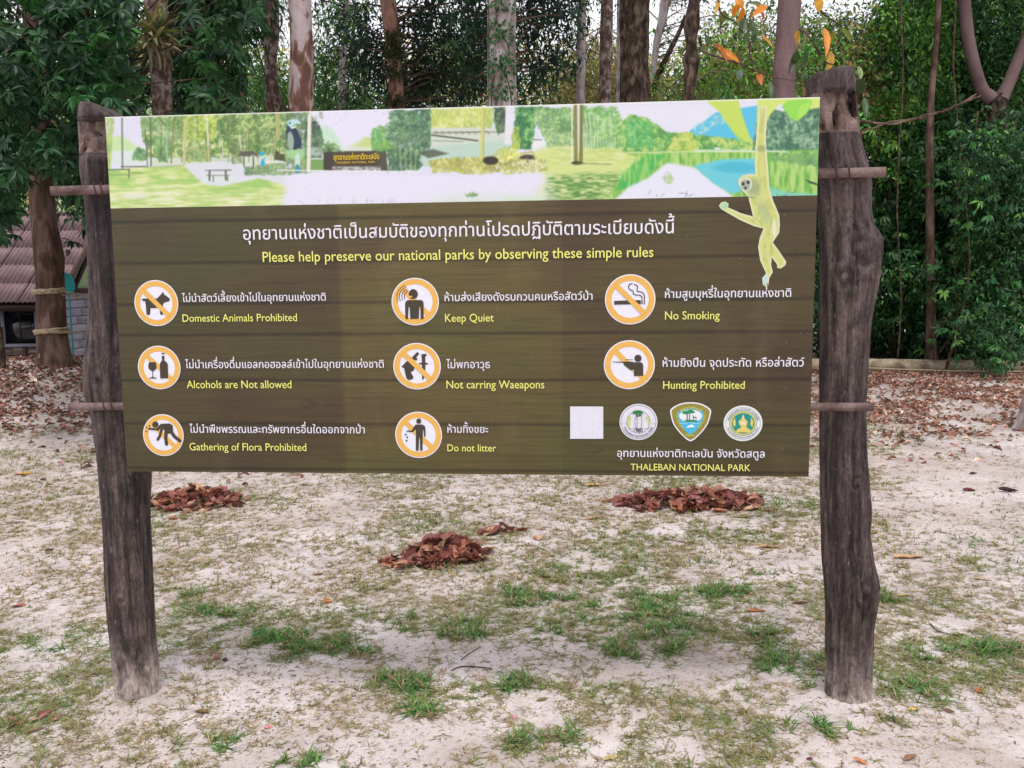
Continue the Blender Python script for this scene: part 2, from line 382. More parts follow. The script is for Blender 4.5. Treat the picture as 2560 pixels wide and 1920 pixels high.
# printed planks
def m_boards():
    m = NT('printed_wood', .38, .45); tc = m.n('ShaderNodeTexCoord'); sp = m.n('ShaderNodeSeparateXYZ'); m.l(tc.outputs['Object'], sp.inputs[0])
    edges = [float(B(x, y)[1]) for x, y in ((450, 477), (450, 568), (420, 657), (400, 724), (400, 822), (400, 915))] + [Z0 + .012]
    edges = sorted(edges)
    lo, hi = Z0 - .01, zs + .01
    f = m.n('ShaderNodeMapRange'); m.l(sp.outputs[2], f.inputs[0]); f.inputs[1].default_value = lo; f.inputs[2].default_value = hi
    n = lambda z: (z - lo) / (hi - lo)
    st = [(0, .9)]
    for z in edges: st += [(n(z) - .008, 1.0), (n(z) - .001, .42), (n(z) + .004, .5), (n(z) + .010, .92)]
    st += [(1, 1.0)]; st = [(min(max(p, 0), 1), v) for p, v in st][:32]
    line = m.ramp(f.outputs[0], st)
    # plank tone (constant per plank)
    tone = m.ramp(f.outputs[0], [(0, .95)] + [(n(z), v) for z, v in zip(edges, (.95, 1.03, .98, 1.0, 1.03, .97, 1.02))], 'CONSTANT')
    g1 = m.noise(m.coord((.7, 1, 22)), 4.5, 6, .6, .8); g2 = m.noise(m.coord((1.6, 1, 60)), 8, 5, .7); big = m.noise(m.coord((1, 1, 1.6)), 1.6, 3, .5)
    c = m.ramp(big, [(.35, L(76, 61, 37)), (.5, L(84, 73, 39)), (.66, L(77, 76, 38))])
    xr = m.n('ShaderNodeMapRange'); m.l(sp.outputs[0], xr.inputs[0]); xr.inputs[1].default_value = -BW / 2; xr.inputs[2].default_value = BW / 2
    a1 = (float(B(738, 700)[0]) + BW / 2) / BW; a2 = (float(B(1216, 700)[0]) + BW / 2) / BW
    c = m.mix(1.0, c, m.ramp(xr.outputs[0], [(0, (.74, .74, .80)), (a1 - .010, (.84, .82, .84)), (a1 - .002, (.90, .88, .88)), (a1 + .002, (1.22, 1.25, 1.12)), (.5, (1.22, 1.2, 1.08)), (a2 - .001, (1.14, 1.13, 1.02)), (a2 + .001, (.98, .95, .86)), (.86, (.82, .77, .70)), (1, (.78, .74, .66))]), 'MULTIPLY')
    c = m.mix(1.0, c, m.ramp(g1, [(.3, .72), (.5, 1.0), (.7, 1.18)]), 'MULTIPLY')
    c = m.mix(1.0, c, m.ramp(g2, [(.3, .88), (.7, 1.08)]), 'MULTIPLY')
    # knots: dark stretched blotches
    kn = m.noise(m.coord((2.6, 1, 9)), 1.5, 3, .6, 1.6); c = m.mix(m.ramp(kn, [(.70, 0), (.77, .6)]), c, L(44, 36, 26))
    c = m.mix(1.0, c, line, 'MULTIPLY'); c = m.mix(1.0, c, tone, 'MULTIPLY')
    # dust specks and faint scuffs
    sc_ = m.noise(m.coord((1, 1, 1)), 160, 2, .5); c = m.mix(m.ramp(sc_, [(.735, 0), (.77, .6)]), c, L(170, 165, 140))
    c = m.mix(m.ramp(m.noise(m.coord((1, 1, .4)), 3.2, 5, .65), [(.55, 0), (.8, .12)]), c, L(170, 160, 130))
    m.base(c); return m.m
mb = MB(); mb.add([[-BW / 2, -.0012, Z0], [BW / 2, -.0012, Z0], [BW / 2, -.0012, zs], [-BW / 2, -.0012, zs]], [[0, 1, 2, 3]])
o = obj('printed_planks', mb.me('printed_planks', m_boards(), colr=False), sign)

# ---- the printed photo: painted onto a fine mesh of coloured cells
class Paint:
    def __init__(s, X, Y, bg=(224, 225, 238)):
        s.X, s.Y = X, Y; s.C = np.ones(X.shape + (3,)) * np.array(bg, float); s.A = np.zeros(X.shape)
    def put(s, a, c):
        a = np.clip(a, 0, 1)[..., None]; s.C = s.C * (1 - a) + np.asarray(c, float) * a; s.A = np.maximum(s.A, a[..., 0])
    def sd(s, pts):
        """signed distance to polygon, inside negative"""
        X, Y = s.X, s.Y; d = np.full(X.shape, 1e9); ins = np.zeros(X.shape, bool); n = len(pts)
        for i in range(n):
            (x0, y0), (x1, y1) = pts[i], pts[(i + 1) % n]; dx, dy = x1 - x0, y1 - y0
            t = np.clip(((X - x0) * dx + (Y - y0) * dy) / (dx * dx + dy * dy + 1e-9), 0, 1)
            d = np.minimum(d, np.hypot(X - x0 - t * dx, Y - y0 - t * dy))
            if abs(dy) > 1e-9: ins ^= ((y0 > Y) != (y1 > Y)) & (X < dx * (Y - y0) / dy + x0)
        return np.where(ins, -d, d)
    def poly(s, pts, c, soft=1.2, a=1.0): s.put(a * np.clip(.5 - s.sd(pts) / soft, 0, 1), c)
    def ell(s, cx, cy, rx, ry, c, soft=.12, a=1.0, rot=0):
        dx, dy = s.X - cx, s.Y - cy; u = (dx * cos(rot) + dy * sin(rot)) / rx; v = (-dx * sin(rot) + dy * cos(rot)) / ry
        s.put(a * np.clip((1 - np.hypot(u, v)) / soft + .5, 0, 1), c)
    def line(s, pts, w, c, a=1.0):
        for (x0, y0), (x1, y1) in zip(pts[:-1], pts[1:]):
            dx, dy = x1 - x0, y1 - y0; t = np.clip(((s.X - x0) * dx + (s.Y - y0) * dy) / (dx * dx + dy * dy + 1e-9), 0, 1)
            d = np.hypot(s.X - x0 - t * dx, s.Y - y0 - t * dy); s.put(a * np.clip((w / 2 - d) / 1.0 + .5, 0, 1), c)
    def leafy(s, pts, cols, sc_=7, cover=.5, edge=8, seed=1, ax=1.0):
        """soft speckled foliage inside a ragged polygon: clumps, fine leaves and gaps"""
        d = s.sd(pts); q = (d < edge * 2.5); X, Y = s.X[q], s.Y[q]; wx = (vnoise(X / 5, Y / 5, 7, seed + 30) - .5) * 5; wy = (vnoise(X / 5, Y / 5, 9, seed + 31) - .5) * 5
        U, W = (X + wx) * .94 + Y * .34, (Y + wy) * .94 - X * .34
        n = fbm(U / sc_ / 1.6, W / sc_ / 1.6 * ax, 0, seed, 4); n2 = fbm(U / 8.5 + 3, W / 8.5 * ax, 3, seed + 9, 4); n3 = fbm(U / 4.6, W / 4.6, 5, seed + 4, 3)
        m = np.zeros(s.X.shape); m[q] = np.clip(.5 - (d[q] + (n - .5) * edge * 3) / 3, 0, 1) * np.clip((n3 * .5 + n2 * .5 - (1 - cover) * .62 - .16) * 4, 0, 1)
        n4 = fbm(U / 3.3, W / 3.3, 2, seed + 14, 2); n5 = vnoise(U / 30, W / 22, 1, seed + 17); t = np.clip(.48 + (n2 - .5) * 1.7 + (n3 - .5) * 1.3 + (n4 - .5) * .9 + (n5 - .5) * .7, 0, 1)[..., None]; cols = np.asarray(cols, float); cols = cols * .94 + 10
        cc = np.where(t < .5, cols[0] * (1 - 2 * t) + cols[1] * 2 * t, cols[1] * (2 - 2 * t) + cols[2] * (2 * t - 1))
        c = np.zeros(s.C.shape); c[q] = cc; s.put(m, c)
    def streak(s, pts, cols, sx=26, sy=4, seed=2, a=1.0, soft=3):
        m = np.clip(.5 - s.sd(pts) / soft, 0, 1) * a; n = fbm(s.X / sx, s.Y / sy, 0, seed, 4)
        t = np.clip((n - .32) / .36, 0, 1)[..., None]; cols = np.asarray(cols, float)
        c = np.where(t < .5, cols[0] * (1 - 2 * t) + cols[1] * 2 * t, cols[1] * (2 - 2 * t) + cols[2] * (2 * t - 1)); s.put(m, c)
def fan(p, cx, cy, r, n, c, w=1.3, a0=-170, a1=-10, seed=0):
    q = np.random.default_rng(seed)
    for k in range(n):
        a = radians(a0 + (a1 - a0) * k / (n - 1)) + q.normal(0, .05); rr = r * q.uniform(.75, 1.1)
        m = (cx + cos(a) * rr * .55, cy + sin(a) * rr * .75); e = (cx + cos(a) * rr, cy + sin(a) * rr * .7 + rr * .18 * abs(cos(a)))
        p.line([(cx, cy), m, e], w, np.array(c) * q.uniform(.8, 1.2))
def paint_strip(p):
    X, Y = p.X, p.Y
    p.put(fbm(X / 60, Y / 40, 0, 40, 3) * .6, (212, 214, 230))
    # --- left park scene
    p.poly([(227, 352), (227, 300), (262, 292), (300, 318), (330, 330), (330, 352)], (196, 224, 168), 8)
    p.poly([(236, 352), (236, 326), (330, 326), (440, 330), (440, 352)], (214, 226, 222), 4)
    p.poly([(330, 330), (620, 322), (620, 365), (330, 360)], (206, 220, 198), 5)
    p.leafy([(318, 340), (300, 262), (330, 235), (620, 232), (620, 335), (470, 340)], [(78, 118, 62), (142, 176, 92), (214, 226, 172)], 9, 1.1, 5, 3)
    p.leafy([(380, 236), (470, 232), (470, 300), (400, 306)], [(130, 160, 70), (180, 204, 96), (206, 222, 130)], 9, .95, 4, 5)
    p.leafy([(480, 236), (600, 234), (610, 300), (560, 318), (490, 310)], [(70, 104, 58), (112, 148, 80), (180, 204, 130)], 8, .9, 5, 6)
    p.leafy([(340, 240), (400, 236), (396, 300), (360, 320), (330, 300)], [(84, 120, 74), (130, 166, 100), (190, 210, 160)], 7, .8, 6, 4)
    p.leafy([(226, 250), (246, 250), (244, 300), (240, 372), (228, 372)], [(120, 160, 80), (160, 190, 110), (190, 210, 120)], 6, .8, 2, 7)
    p.leafy([(306, 250), (340, 250), (342, 285), (306, 285)], [(100, 140, 90), (130, 165, 110), (170, 200, 150)], 6, .75, 4, 8)
    p.leafy([(286, 330), (300, 318), (318, 328), (318, 346), (288, 346)], [(70, 120, 70), (96, 150, 90), (130, 180, 110)], 5, .95, 2, 9)
    p.leafy([(328, 290), (360, 296), (368, 330), (362, 352), (344, 352)], [(80, 125, 75), (110, 155, 95), (150, 190, 120)], 6, .92, 3, 10)
    p.leafy([(400, 320), (455, 312), (455, 348), (400, 350)], [(90, 130, 80), (140, 175, 105), (190, 190, 120)], 5, .85, 3, 11)
    for k in range(16):
        x = 350 + k * 17 + (k * 37) % 11; p.line([(x, 262 + (k * 23) % 30), (x + (k * 7) % 9 - 4, 350)], 1.2 + (k % 3) * .5, ((96, 92, 66), (196, 204, 180), (120, 124, 80))[k % 3], .75)
    for x0, y0, x1, y1, w, c in ((264, 254, 265, 364, 3.4, (120, 125, 115)), (314, 280, 320, 372, 2, (96, 96, 80)), (325, 254, 327, 371, 3.2, (96, 110, 76)), (360, 282, 361, 345, 2, (190, 205, 190)), (376, 262, 370, 352, 3, (140, 130, 84)),
                                 (400, 262, 398, 384, 6.2, (196, 194, 132)), (447, 250, 450, 312, 3, (222, 228, 214)), (481, 300, 482, 352, 2, (206, 214, 190)), (518, 292, 521, 325, 3, (205, 214, 200)), (600, 245, 600, 300, 9, (176, 176, 120)), (588, 318, 584, 356, 2, (190, 180, 130))):
        p.line([(x0, y0), (x1, y1)], w, c)
    p.poly([(395, 357), (470, 349), (560, 360), (622, 372), (622, 400), (560, 385), (520, 378), (470, 405), (437, 398)], (216, 220, 228), 3)
    for yy in (336, 341, 346): p.line([(460, yy), (520, yy + 1)], 1.2, (170, 180, 172))
    p.leafy([(500, 300), (516, 296), (524, 352), (500, 356)], [(70, 90, 60), (110, 140, 80), (150, 180, 110)], 5, .8, 3, 12)
    p.poly([(512, 337), (521, 327), (547, 326), (561, 341), (553, 338), (547, 334), (540, 338)], (96, 92, 84), 1)
    for x in (527, 547.5): p.line([(x, 337), (x + .5, 360)], 2.4, (76, 74, 60))
    p.poly([(593, 345), (595, 322), (606, 332), (620, 334), (620, 350)], (82, 84, 60), 1.5)
    p.line([(573, 350), (612, 349)], 2.5, (232, 236, 230))
    p.leafy([(527, 362), (560, 356), (612, 352), (622, 370), (616, 379), (530, 378)], [(70, 95, 62), (110, 145, 96), (160, 190, 130)], 4.5, .88, 3, 13)
    p.streak([(226, 368), (320, 360), (396, 357), (440, 398), (480, 402), (560, 385), (625, 402), (622, 460), (226, 460)], [(158, 200, 112), (188, 212, 128), (218, 226, 168)], 34, 6, 14)
    p.streak([(226, 415), (330, 405), (480, 420), (622, 410), (622, 460), (226, 460)], [(176, 206, 120), (206, 220, 150), (232, 234, 206)], 30, 4, 15, .85, 10)
    p.ell(290, 424, 30, 6, (226, 228, 214), .5, .8)
    p.poly([(437, 395), (446, 377), (500, 376), (524, 394)], (214, 226, 222), 1.5)
    p.line([(444, 368), (500, 367.5)], 1.8, (84, 92, 80)); p.line([(446, 379), (496, 379)], 1.5, (110, 118, 104))
    for x, y0, y1, w in ((453, 370, 389, 4), (488, 369, 388, 4), (461, 381, 393, 2), (492, 380, 391, 2)): p.line([(x, y0), (x, y1)], w, (92, 102, 86))
    p.line([(226, 367), (281, 366)], 2.2, (100, 108, 88)); p.line([(279, 367), (279, 384)], 2.2, (80, 90, 70)); p.line([(230, 378), (276, 378)], 1.4, (120, 140, 96))
    p.line([(262, 360), (318, 360)], 2.4, (96, 104, 80)); p.line([(285, 374), (306, 374)], 1.6, (110, 124, 84)); p.line([(320, 361), (395, 357)], 2, (170, 176, 160))
    for cx, cy, rx, ry in ((566, 332, 5, 4.5), (569, 342, 4, 3), (568, 352, 4.5, 6.5)): p.ell(cx, cy, rx, ry, (44, 170, 214), .3)
    p.ell(568, 341, 2.5, 2, (226, 236, 240), .4)
    # --- entrance sign scene
    p.leafy([(618, 236), (690, 236), (700, 300), (696, 368), (622, 380), (612, 300)], [(66, 92, 66), (96, 130, 84), (150, 180, 110)], 7, .85, 3, 16)
    p.poly([(662, 236), (836, 236), (836, 300), (800, 330), (700, 330), (690, 300), (682, 262)], (226, 226, 240), 6)
    p.leafy([(664, 236), (700, 240), (696, 262), (676, 262)], [(110, 110, 110), (150, 160, 140), (190, 196, 190)], 6, .55, 4, 17)
    p.poly([(688, 330), (690, 276), (704, 270), (722, 282), (736, 310), (752, 330)], (198, 226, 206), 6)
    p.poly([(740, 330), (770, 306), (800, 296), (815, 284), (836, 270), (836, 335)], (206, 222, 178), 7)
    p.poly([(770, 318), (788, 296), (806, 300), (806, 322)], (196, 212, 140), 5)
    p.leafy([(660, 262), (690, 262), (702, 310), (694, 345), (660, 345)], [(50, 74, 56), (76, 106, 76), (120, 156, 110)], 6, .85, 4, 18)
    p.poly([(664, 318), (920, 318), (920, 336), (664, 336)], (216, 224, 226), 5, .6)
    p.leafy([(800, 300), (806, 276), (822, 272), (842, 280), (842, 330), (806, 330)], [(86, 150, 86), (120, 180, 106), (160, 206, 130)], 5, .92, 3, 19)
    p.leafy([(838, 370), (836, 300), (842, 262), (838, 240), (932, 232), (936, 300), (925, 345), (900, 370)], [(58, 96, 70), (88, 132, 92), (150, 184, 140)], 8, .95, 4, 20)
    for cx, cy, r, c in ((870, 310, 34, (96, 130, 96)), (905, 305, 32, (110, 146, 108)), (850, 285, 30, (80, 124, 84)), (895, 268, 30, (104, 152, 104))): fan(p, cx, cy, r, 15, c, 1.2, -175, -5, int(cx))
    for k in range(9): p.line([(858 + k * 6, 320), (862 + k * 5, 366)], 1.6, (150, 166, 120) if k % 2 else (60, 80, 60))
    p.poly([(660, 345), (700, 345), (700, 368), (660, 368)], (120, 160, 90), 3)
    p.line([(664, 343), (700, 343)], 2.4, (226, 230, 228)); p.line([(669, 249), (667, 368)], 8.5, (226, 230, 214)); p.line([(672.5, 249), (670.5, 368)], 1.6, (170, 176, 150), .7)
    p.poly([(699, 327), (719, 327), (719, 368), (699, 368)], (66, 60, 54), 1.2)
    p.poly([(718, 327), (822, 326), (822, 361), (718, 361)], (78, 68, 56), 1.0)
    p.poly([(821, 327), (834, 327), (838, 369), (822, 369)], (78, 82, 64), 1.2)
    p.streak([(718, 360), (822, 360), (822, 368), (718, 368)], [(96, 96, 90), (160, 164, 160), (206, 208, 206)], 6, 2.5, 21)
    fan(p, 712, 327, 30, 17, (110, 146, 84), 1.5, -172, -8, 1); fan(p, 712, 327, 20, 9, (70, 100, 60), 1.3, -190, 10, 2)
    fan(p, 829, 326, 32, 17, (140, 190, 96), 1.7, -160, -20, 3); fan(p, 829, 326, 28, 10, (96, 140, 76), 1.4, -190, 10, 4)
    # hornbill
    p.ell(637, 333, 19, 11, (164, 204, 150), .4); p.poly([(612, 322), (640, 328), (660, 318), (655, 345), (622, 338)], (160, 206, 148), 4, .8)
    p.ell(643, 350, 6, 19, (196, 224, 206), .25); p.ell(643, 365, 5.2, 10, (62, 142, 166), .25)
    p.ell(633, 297, 14, 27, (40, 50, 66), .12, 1, -.22); p.ell(641, 300, 9, 22, (44, 60, 84), .15, 1, -.35); p.ell(628, 304, 7, 20, (152, 176, 160), .25, 1, -.1)
    p.ell(627, 273, 8, 9, (60, 74, 90), .2); p.ell(628, 266, 8.5, 7, (150, 200, 204), .25)
    p.poly([(622, 262), (634, 257), (644, 259), (651, 265), (650, 268), (640, 267), (628, 276), (624, 272)], (186, 222, 220), 1.2); p.poly([(628, 275), (638, 272), (640, 276), (630, 279)], (232, 238, 232), 1)
    p.ell(626.5, 266, 1.8, 1.8, (20, 24, 30), .5)
    # --- bridge and lawn scene
    p.leafy([(931, 236), (1060, 232), (1060, 278), (931, 280)], [(176, 194, 92), (204, 216, 116), (222, 228, 150)], 9, 1.0, 1, 22)
    p.leafy([(1000, 262), (1050, 240), (1056, 272), (1004, 278)], [(110, 140, 76), (150, 176, 90), (190, 206, 120)], 5, .6, 3, 23)
    p.poly([(931, 277), (1110, 275), (1110, 340), (931, 345)], (206, 216, 204), 3)
    p.poly([(905, 345), (931, 318), (1110, 300), (1110, 342), (1000, 350), (920, 362)], (186, 212, 196), 5)
    p.line([(935, 287), (1050, 285)], 2, (90, 100, 80)); p.line([(933, 292), (1032, 304)], 3.4, (88, 92, 72)); p.line([(1040, 285), (1110, 286)], 1.6, (110, 120, 96)); p.line([(935, 304), (1000, 306)], 1.6, (130, 134, 112))
    for k in range(9): p.line([(940 + k * 14, 284), (946 + k * 14, 290)], 1.6, (120, 124, 84)); p.line([(946 + k * 14, 284), (940 + k * 14, 290)], 1.2, (150, 150, 110))
    p.poly([(905, 330), (935, 322), (970, 332), (925, 342)], (76, 84, 66), 3, .8)
    p.leafy([(925, 350), (960, 342), (1110, 336), (1115, 368), (1040, 376), (935, 372)], [(150, 150, 70), (190, 194, 100), (222, 222, 160)], 6, .95, 3, 24)
    p.line([(1044, 234), (1041, 344)], 8, (206, 206, 122)); p.line([(1047, 234), (1044, 344)], 2, (150, 150, 80), .7)
    p.leafy([(1066, 232), (1094, 232), (1092, 285), (1076, 292), (1066, 262)], [(40, 60, 50), (70, 96, 72), (110, 146, 100)], 6, 1.0, 3, 25)
    p.leafy([(1050, 236), (1068, 236), (1066, 275), (1052, 280)], [(120, 160, 84), (160, 194, 100), (200, 216, 130)], 6, .8, 3, 26)
    p.poly([(1092, 232), (1110, 232), (1107, 312), (1090, 312)], (226, 226, 234), 1.4)
    p.leafy([(1112, 232), (1156, 232), (1154, 290), (1146, 322), (1122, 322), (1112, 290)], [(44, 104, 56), (76, 146, 78), (140, 196, 120)], 5, 1.05, 3, 27)
    p.leafy([(1104, 290), (1120, 270), (1124, 320), (1108, 330)], [(150, 180, 70), (190, 206, 90), (214, 220, 120)], 5, .9, 3, 28)
    p.poly([(1152, 300), (1178, 300), (1178, 316), (1152, 322)], (228, 232, 234), 2); p.line([(1168, 264), (1168, 305)], 3, (230, 232, 236)); p.line([(1152, 302), (1170, 302)], 1.6, (60, 66, 56))
    p.leafy([(1154, 232), (1242, 232), (1242, 316), (1185, 320), (1172, 296), (1156, 262)], [(90, 136, 84), (130, 178, 108), (186, 214, 150)], 7, 1.0, 3, 29)
    # lawn with ripples, to the right
    p.poly([(1140, 335), (1180, 318), (1400, 316), (1400, 440), (1110, 445), (1180, 390)], (206, 220, 140), 16)
    p.streak([(1190, 318), (1400, 318), (1400, 350), (1240, 360), (1180, 350)], [(190, 210, 124), (206, 218, 140), (214, 224, 160)], 20, 4, 30, 1, 8)
    p.streak([(1185, 378), (1340, 372), (1345, 440), (1170, 446)], [(86, 134, 70), (150, 186, 104), (206, 218, 160)], 14, 3.0, 31, .95, 12)
    fan(p, 1096, 350, 42, 26, (206, 214, 104), 1.8, -165, -15, 6); fan(p, 1092, 352, 30, 18, (222, 226, 140), 1.4, -170, -10, 7)
    p.ell(1060, 347, 17, 9, (54, 50, 44), .25); p.ell(1140, 342, 18, 8, (70, 66, 52), .3); p.line([(1125, 332), (1150, 328), (1158, 345)], 4, (186, 186, 120))
    p.leafy([(1070, 355), (1110, 342), (1180, 345), (1185, 368), (1090, 378)], [(120, 124, 70), (190, 194, 110), (226, 228, 190)], 4, .9, 4, 32)
    # white fade path
    m = sstep(372, 380, Y + (fbm(X / 40, 0, 0, 33, 2) - .5) * 10 + 8 * sstep(900, 1060, X) - 14 * np.exp(-((X - 1080) / 110) ** 2)) * sstep(606, 628, X + (Y - 400) * .15) * sstep(1210, 1120, X - (Y - 380) * .3)
    p.put(m, (226, 226, 240)); p.line([(600, 368), (905, 371)], 2.4, (236, 238, 240))
    p.put(sstep(405, 445, Y) * sstep(900, 1010, X) * sstep(1210, 1160, X) * fbm(X / 20, Y / 6, 0, 34) * 1.3, (196, 224, 186))
    p.put(sstep(420, 436, Y) * (fbm(X / 6, Y / 14, 0, 35) > .6) * sstep(620, 640, X) * sstep(900, 820, X) * .25, (150, 150, 160))
    p.leafy([(1005, 418), (1030, 414), (1034, 424), (1008, 426)], [(60, 90, 60), (90, 130, 80), (120, 160, 100)], 3, .6, 2, 36)
    # --- woods and lake
    p.leafy([(1258, 232), (1335, 232), (1348, 262), (1352, 322), (1262, 322)], [(104, 160, 88), (144, 200, 112), (190, 222, 160)], 7, 1.0, 4, 37)
    for x, w in ((1268, 2), (1276, 2.4), (1286, 1.6), (1321, 1.8), (1292, 1.4)): p.line([(x - 4, 244), (x, 280), (x - 1, 316)], w, (206, 216, 190))
    for k in range(14): p.line([(1262 + k * 6.4, 298), (1262 + k * 6.4, 318)], 1.4, (70, 110, 70), .6)
    p.line([(1243, 228), (1244, 353)], 8, (134, 132, 70)); p.line([(1256, 228), (1255, 345)], 8, (122, 126, 66)); p.line([(1236, 228), (1235, 356)], 2.6, (232, 234, 226)); p.line([(1250, 228), (1250, 330)], 2.6, (226, 230, 220))
    p.ell(1247, 352, 13, 4, (66, 66, 40), .4); p.line([(1250, 353), (1320, 355)], 2, (110, 120, 70), .8)
    p.poly([(1333, 232), (1530, 226), (1530, 290), (1480, 292), (1420, 258), (1345, 262)], (226, 226, 238), 6)
    p.poly([(1490, 300), (1490, 282), (1520, 262), (1547, 243), (1575, 240), (1594, 235), (1636, 228), (1645, 300), (1600, 304)], (92, 190, 222), 2.5)
    p.leafy([(1490, 300), (1500, 272), (1560, 242), (1590, 240), (1560, 268), (1530, 285)], [(120, 196, 206), (160, 214, 216), (196, 226, 226)], 5, .7, 3, 38)
    p.leafy([(1342, 330), (1344, 262), (1362, 248), (1392, 252), (1420, 270), (1440, 284), (1490, 290), (1530, 292), (1560, 296), (1600, 302), (1640, 308), (1640, 328)], [(84, 150, 76), (130, 190, 96), (196, 216, 120)], 9, 1.15, 3, 39)
    p.leafy([(1350, 318), (1352, 262), (1380, 254), (1410, 270), (1410, 320)], [(50, 150, 84), (90, 180, 100), (140, 206, 120)], 8, .85, 3, 41)
    p.leafy([(1440, 325), (1460, 288), (1495, 284), (1510, 325)], [(150, 180, 76), (190, 210, 96), (206, 220, 130)], 6, .9, 3, 42)
    p.leafy([(1625, 326), (1630, 268), (1655, 232), (1690, 240), (1771, 216), (1771, 330)], [(54, 100, 78), (92, 140, 104), (150, 186, 150)], 8, 1.15, 3, 43)
    for k in range(6): p.line([(1660 + k * 19, 240), (1675 + k * 18, 290)], 1.4, (60, 80, 74), .7)
    p.poly([(1345, 329), (1771, 324), (1771, 432), (1300, 445), (1345, 380), (1395, 345)], (126, 186, 84), 3)
    p.streak([(1380, 331), (1771, 328), (1771, 432), (1300, 445), (1345, 385)], [(104, 170, 74), (150, 200, 100), (184, 214, 130)], 6, 30, 44, .9, 6)
    p.streak([(1330, 412), (1345, 372), (1400, 334), (1440, 334), (1400, 380), (1368, 404)], [(60, 170, 90), (100, 190, 90), (150, 204, 110)], 5, 24, 45, .9, 6)
    p.poly([(1322, 436), (1358, 404), (1400, 384), (1440, 352), (1470, 356), (1500, 362), (1545, 396), (1575, 418), (1590, 432), (1480, 444), (1330, 446)], (226, 228, 240), 7)
    p.poly([(1498, 358), (1560, 344), (1640, 342), (1650, 380), (1630, 405), (1580, 419), (1540, 396)], (110, 202, 212), 4); p.ell(1590, 362, 46, 12, (70, 180, 204), .5, .8)
    p.poly([(1630, 420), (1665, 405), (1700, 415), (1771, 420), (1771, 432), (1620, 436)], (126, 206, 180), 8)
    p.leafy([(1428, 385), (1444, 368), (1456, 388), (1444, 398)], [(110, 170, 90), (150, 190, 110), (190, 210, 160)], 4, .7, 3, 46)
    p.leafy([(1665, 332), (1771, 330), (1771, 360), (1670, 350)], [(70, 120, 84), (96, 150, 90), (130, 180, 104)], 6, .8, 5, 47, .3)
    p.line([(1345, 331), (1480, 328), (1640, 328)], 2.4, (216, 226, 180)); p.line([(1500, 325), (1640, 326), (1700, 328)], 3, (206, 228, 206)); p.ell(1550, 321, 8, 2, (232, 238, 240), .4)
    q = np.random.default_rng(4)
    for k in range(26):
        x = q.choice([1410, 1420, 1475, 1490, 1690, 1700]) + q.normal(0, 10); y = 424 + q.normal(0, 5); p.line([(x, y), (x + q.normal(3, 4), y - abs(q.normal(0, 5)))], .8, (60, 80, 80), .8)
    p.poly([(1738, 387), (1768, 398), (1771, 402), (1750, 396)], (34, 50, 46), 1.2)
    # overhanging leaf shapes
    p.poly([(1524, 217), (1594, 214), (1604, 251), (1616, 285), (1624, 306), (1612, 308), (1590, 296), (1572, 270), (1552, 240)], (192, 216, 98), 1.6)
    p.poly([(1572, 270), (1590, 290), (1612, 308), (1596, 304)], (140, 206, 110), 2, .8)
    p.poly([(1636, 214), (1771, 208), (1771, 233), (1750, 236), (1700, 226), (1682, 226), (1662, 250), (1655, 268), (1650, 300), (1634, 262)], (206, 222, 120), 1.6)
    p.poly([(1688, 230), (1700, 218), (1740, 214), (1756, 218), (1746, 240), (1722, 262), (1706, 254)], (146, 214, 84), 1.6); p.poly([(1722, 262), (1726, 230), (1750, 220), (1744, 244)], (176, 226, 96), 3, .7)
    # faint print wear
    p.put(np.clip((fbm(X / 2.2, Y / 2.2, 0, 50, 2) - .5) * .08, 0, .2), (60, 70, 60)); p.put(np.clip((fbm(X / 2.2, Y / 2.2, 0, 51, 2) - .5) * .1, 0, .2), (255, 255, 255))
    q = np.random.default_rng(5)
    for k in range(40): p.ell(q.uniform(620, 1170), q.choice([q.uniform(236, 250), q.uniform(250, 440)]), q.uniform(.6, 1.6), q.uniform(.6, 1.4), (150, 146, 160), .6, .8)
    p.put((Y - (B_top(X))) < 2.6, (240, 242, 236))
def B_top(X): return 253 - (X - 227) * (43 / 1544.0)
def raster(name, s0, s1, z0, z1, nx, nz, paintfn, off, mask=False, gain=.84):
    s = np.linspace(s0, s1, nx); z = np.linspace(z0, z1, nz); S, Z = np.meshgrid(s, z); X, Y = Binv(S, Z)
    p = Paint(X, Y); paintfn(p); q_ = np.clip(p.C, 0, 255); lum = q_.mean(-1, keepdims=True); q_ = np.clip(lum + (q_ - lum) * 1.04, 0, 255)
    if not mask:
        for ax in (0, 1): q_ = .25 * np.roll(q_, 1, ax) + .5 * q_ + .25 * np.roll(q_, -1, ax)
    C = lin(255 * (q_ / 255) ** 1 + sstep(222, 190, lum) * (.1 if mask else .30)) * (.9 if not mask else .80)
    V = np.stack([S, np.full_like(S, off), Z], -1).reshape(-1, 3)
    i = np.arange(nz - 1)[:, None] * nx; j = np.arange(nx - 1)[None]; F = np.stack([i + j, i + j + 1, i + nx + j + 1, i + nx + j], -1).reshape(-1, 4)
    C = C.reshape(-1, 3)
    if mask:
        A = p.A.reshape(-1) > .5; F = F[A[F].all(1)]; u, inv = np.unique(F, return_inverse=True); V = V[u]; C = C[u]; F = inv.reshape(F.shape)
    return obj(name, mkmesh(name, V, F, C, M_PRINT), sign)
raster('printed_photo', -BW / 2, BW / 2, zs, Z1, 1150, 150, paint_strip, -.0012)
P4 = lambda pts: [(1365 + .2603 * x, 198.7 + .2603 * y) for x, y in pts]
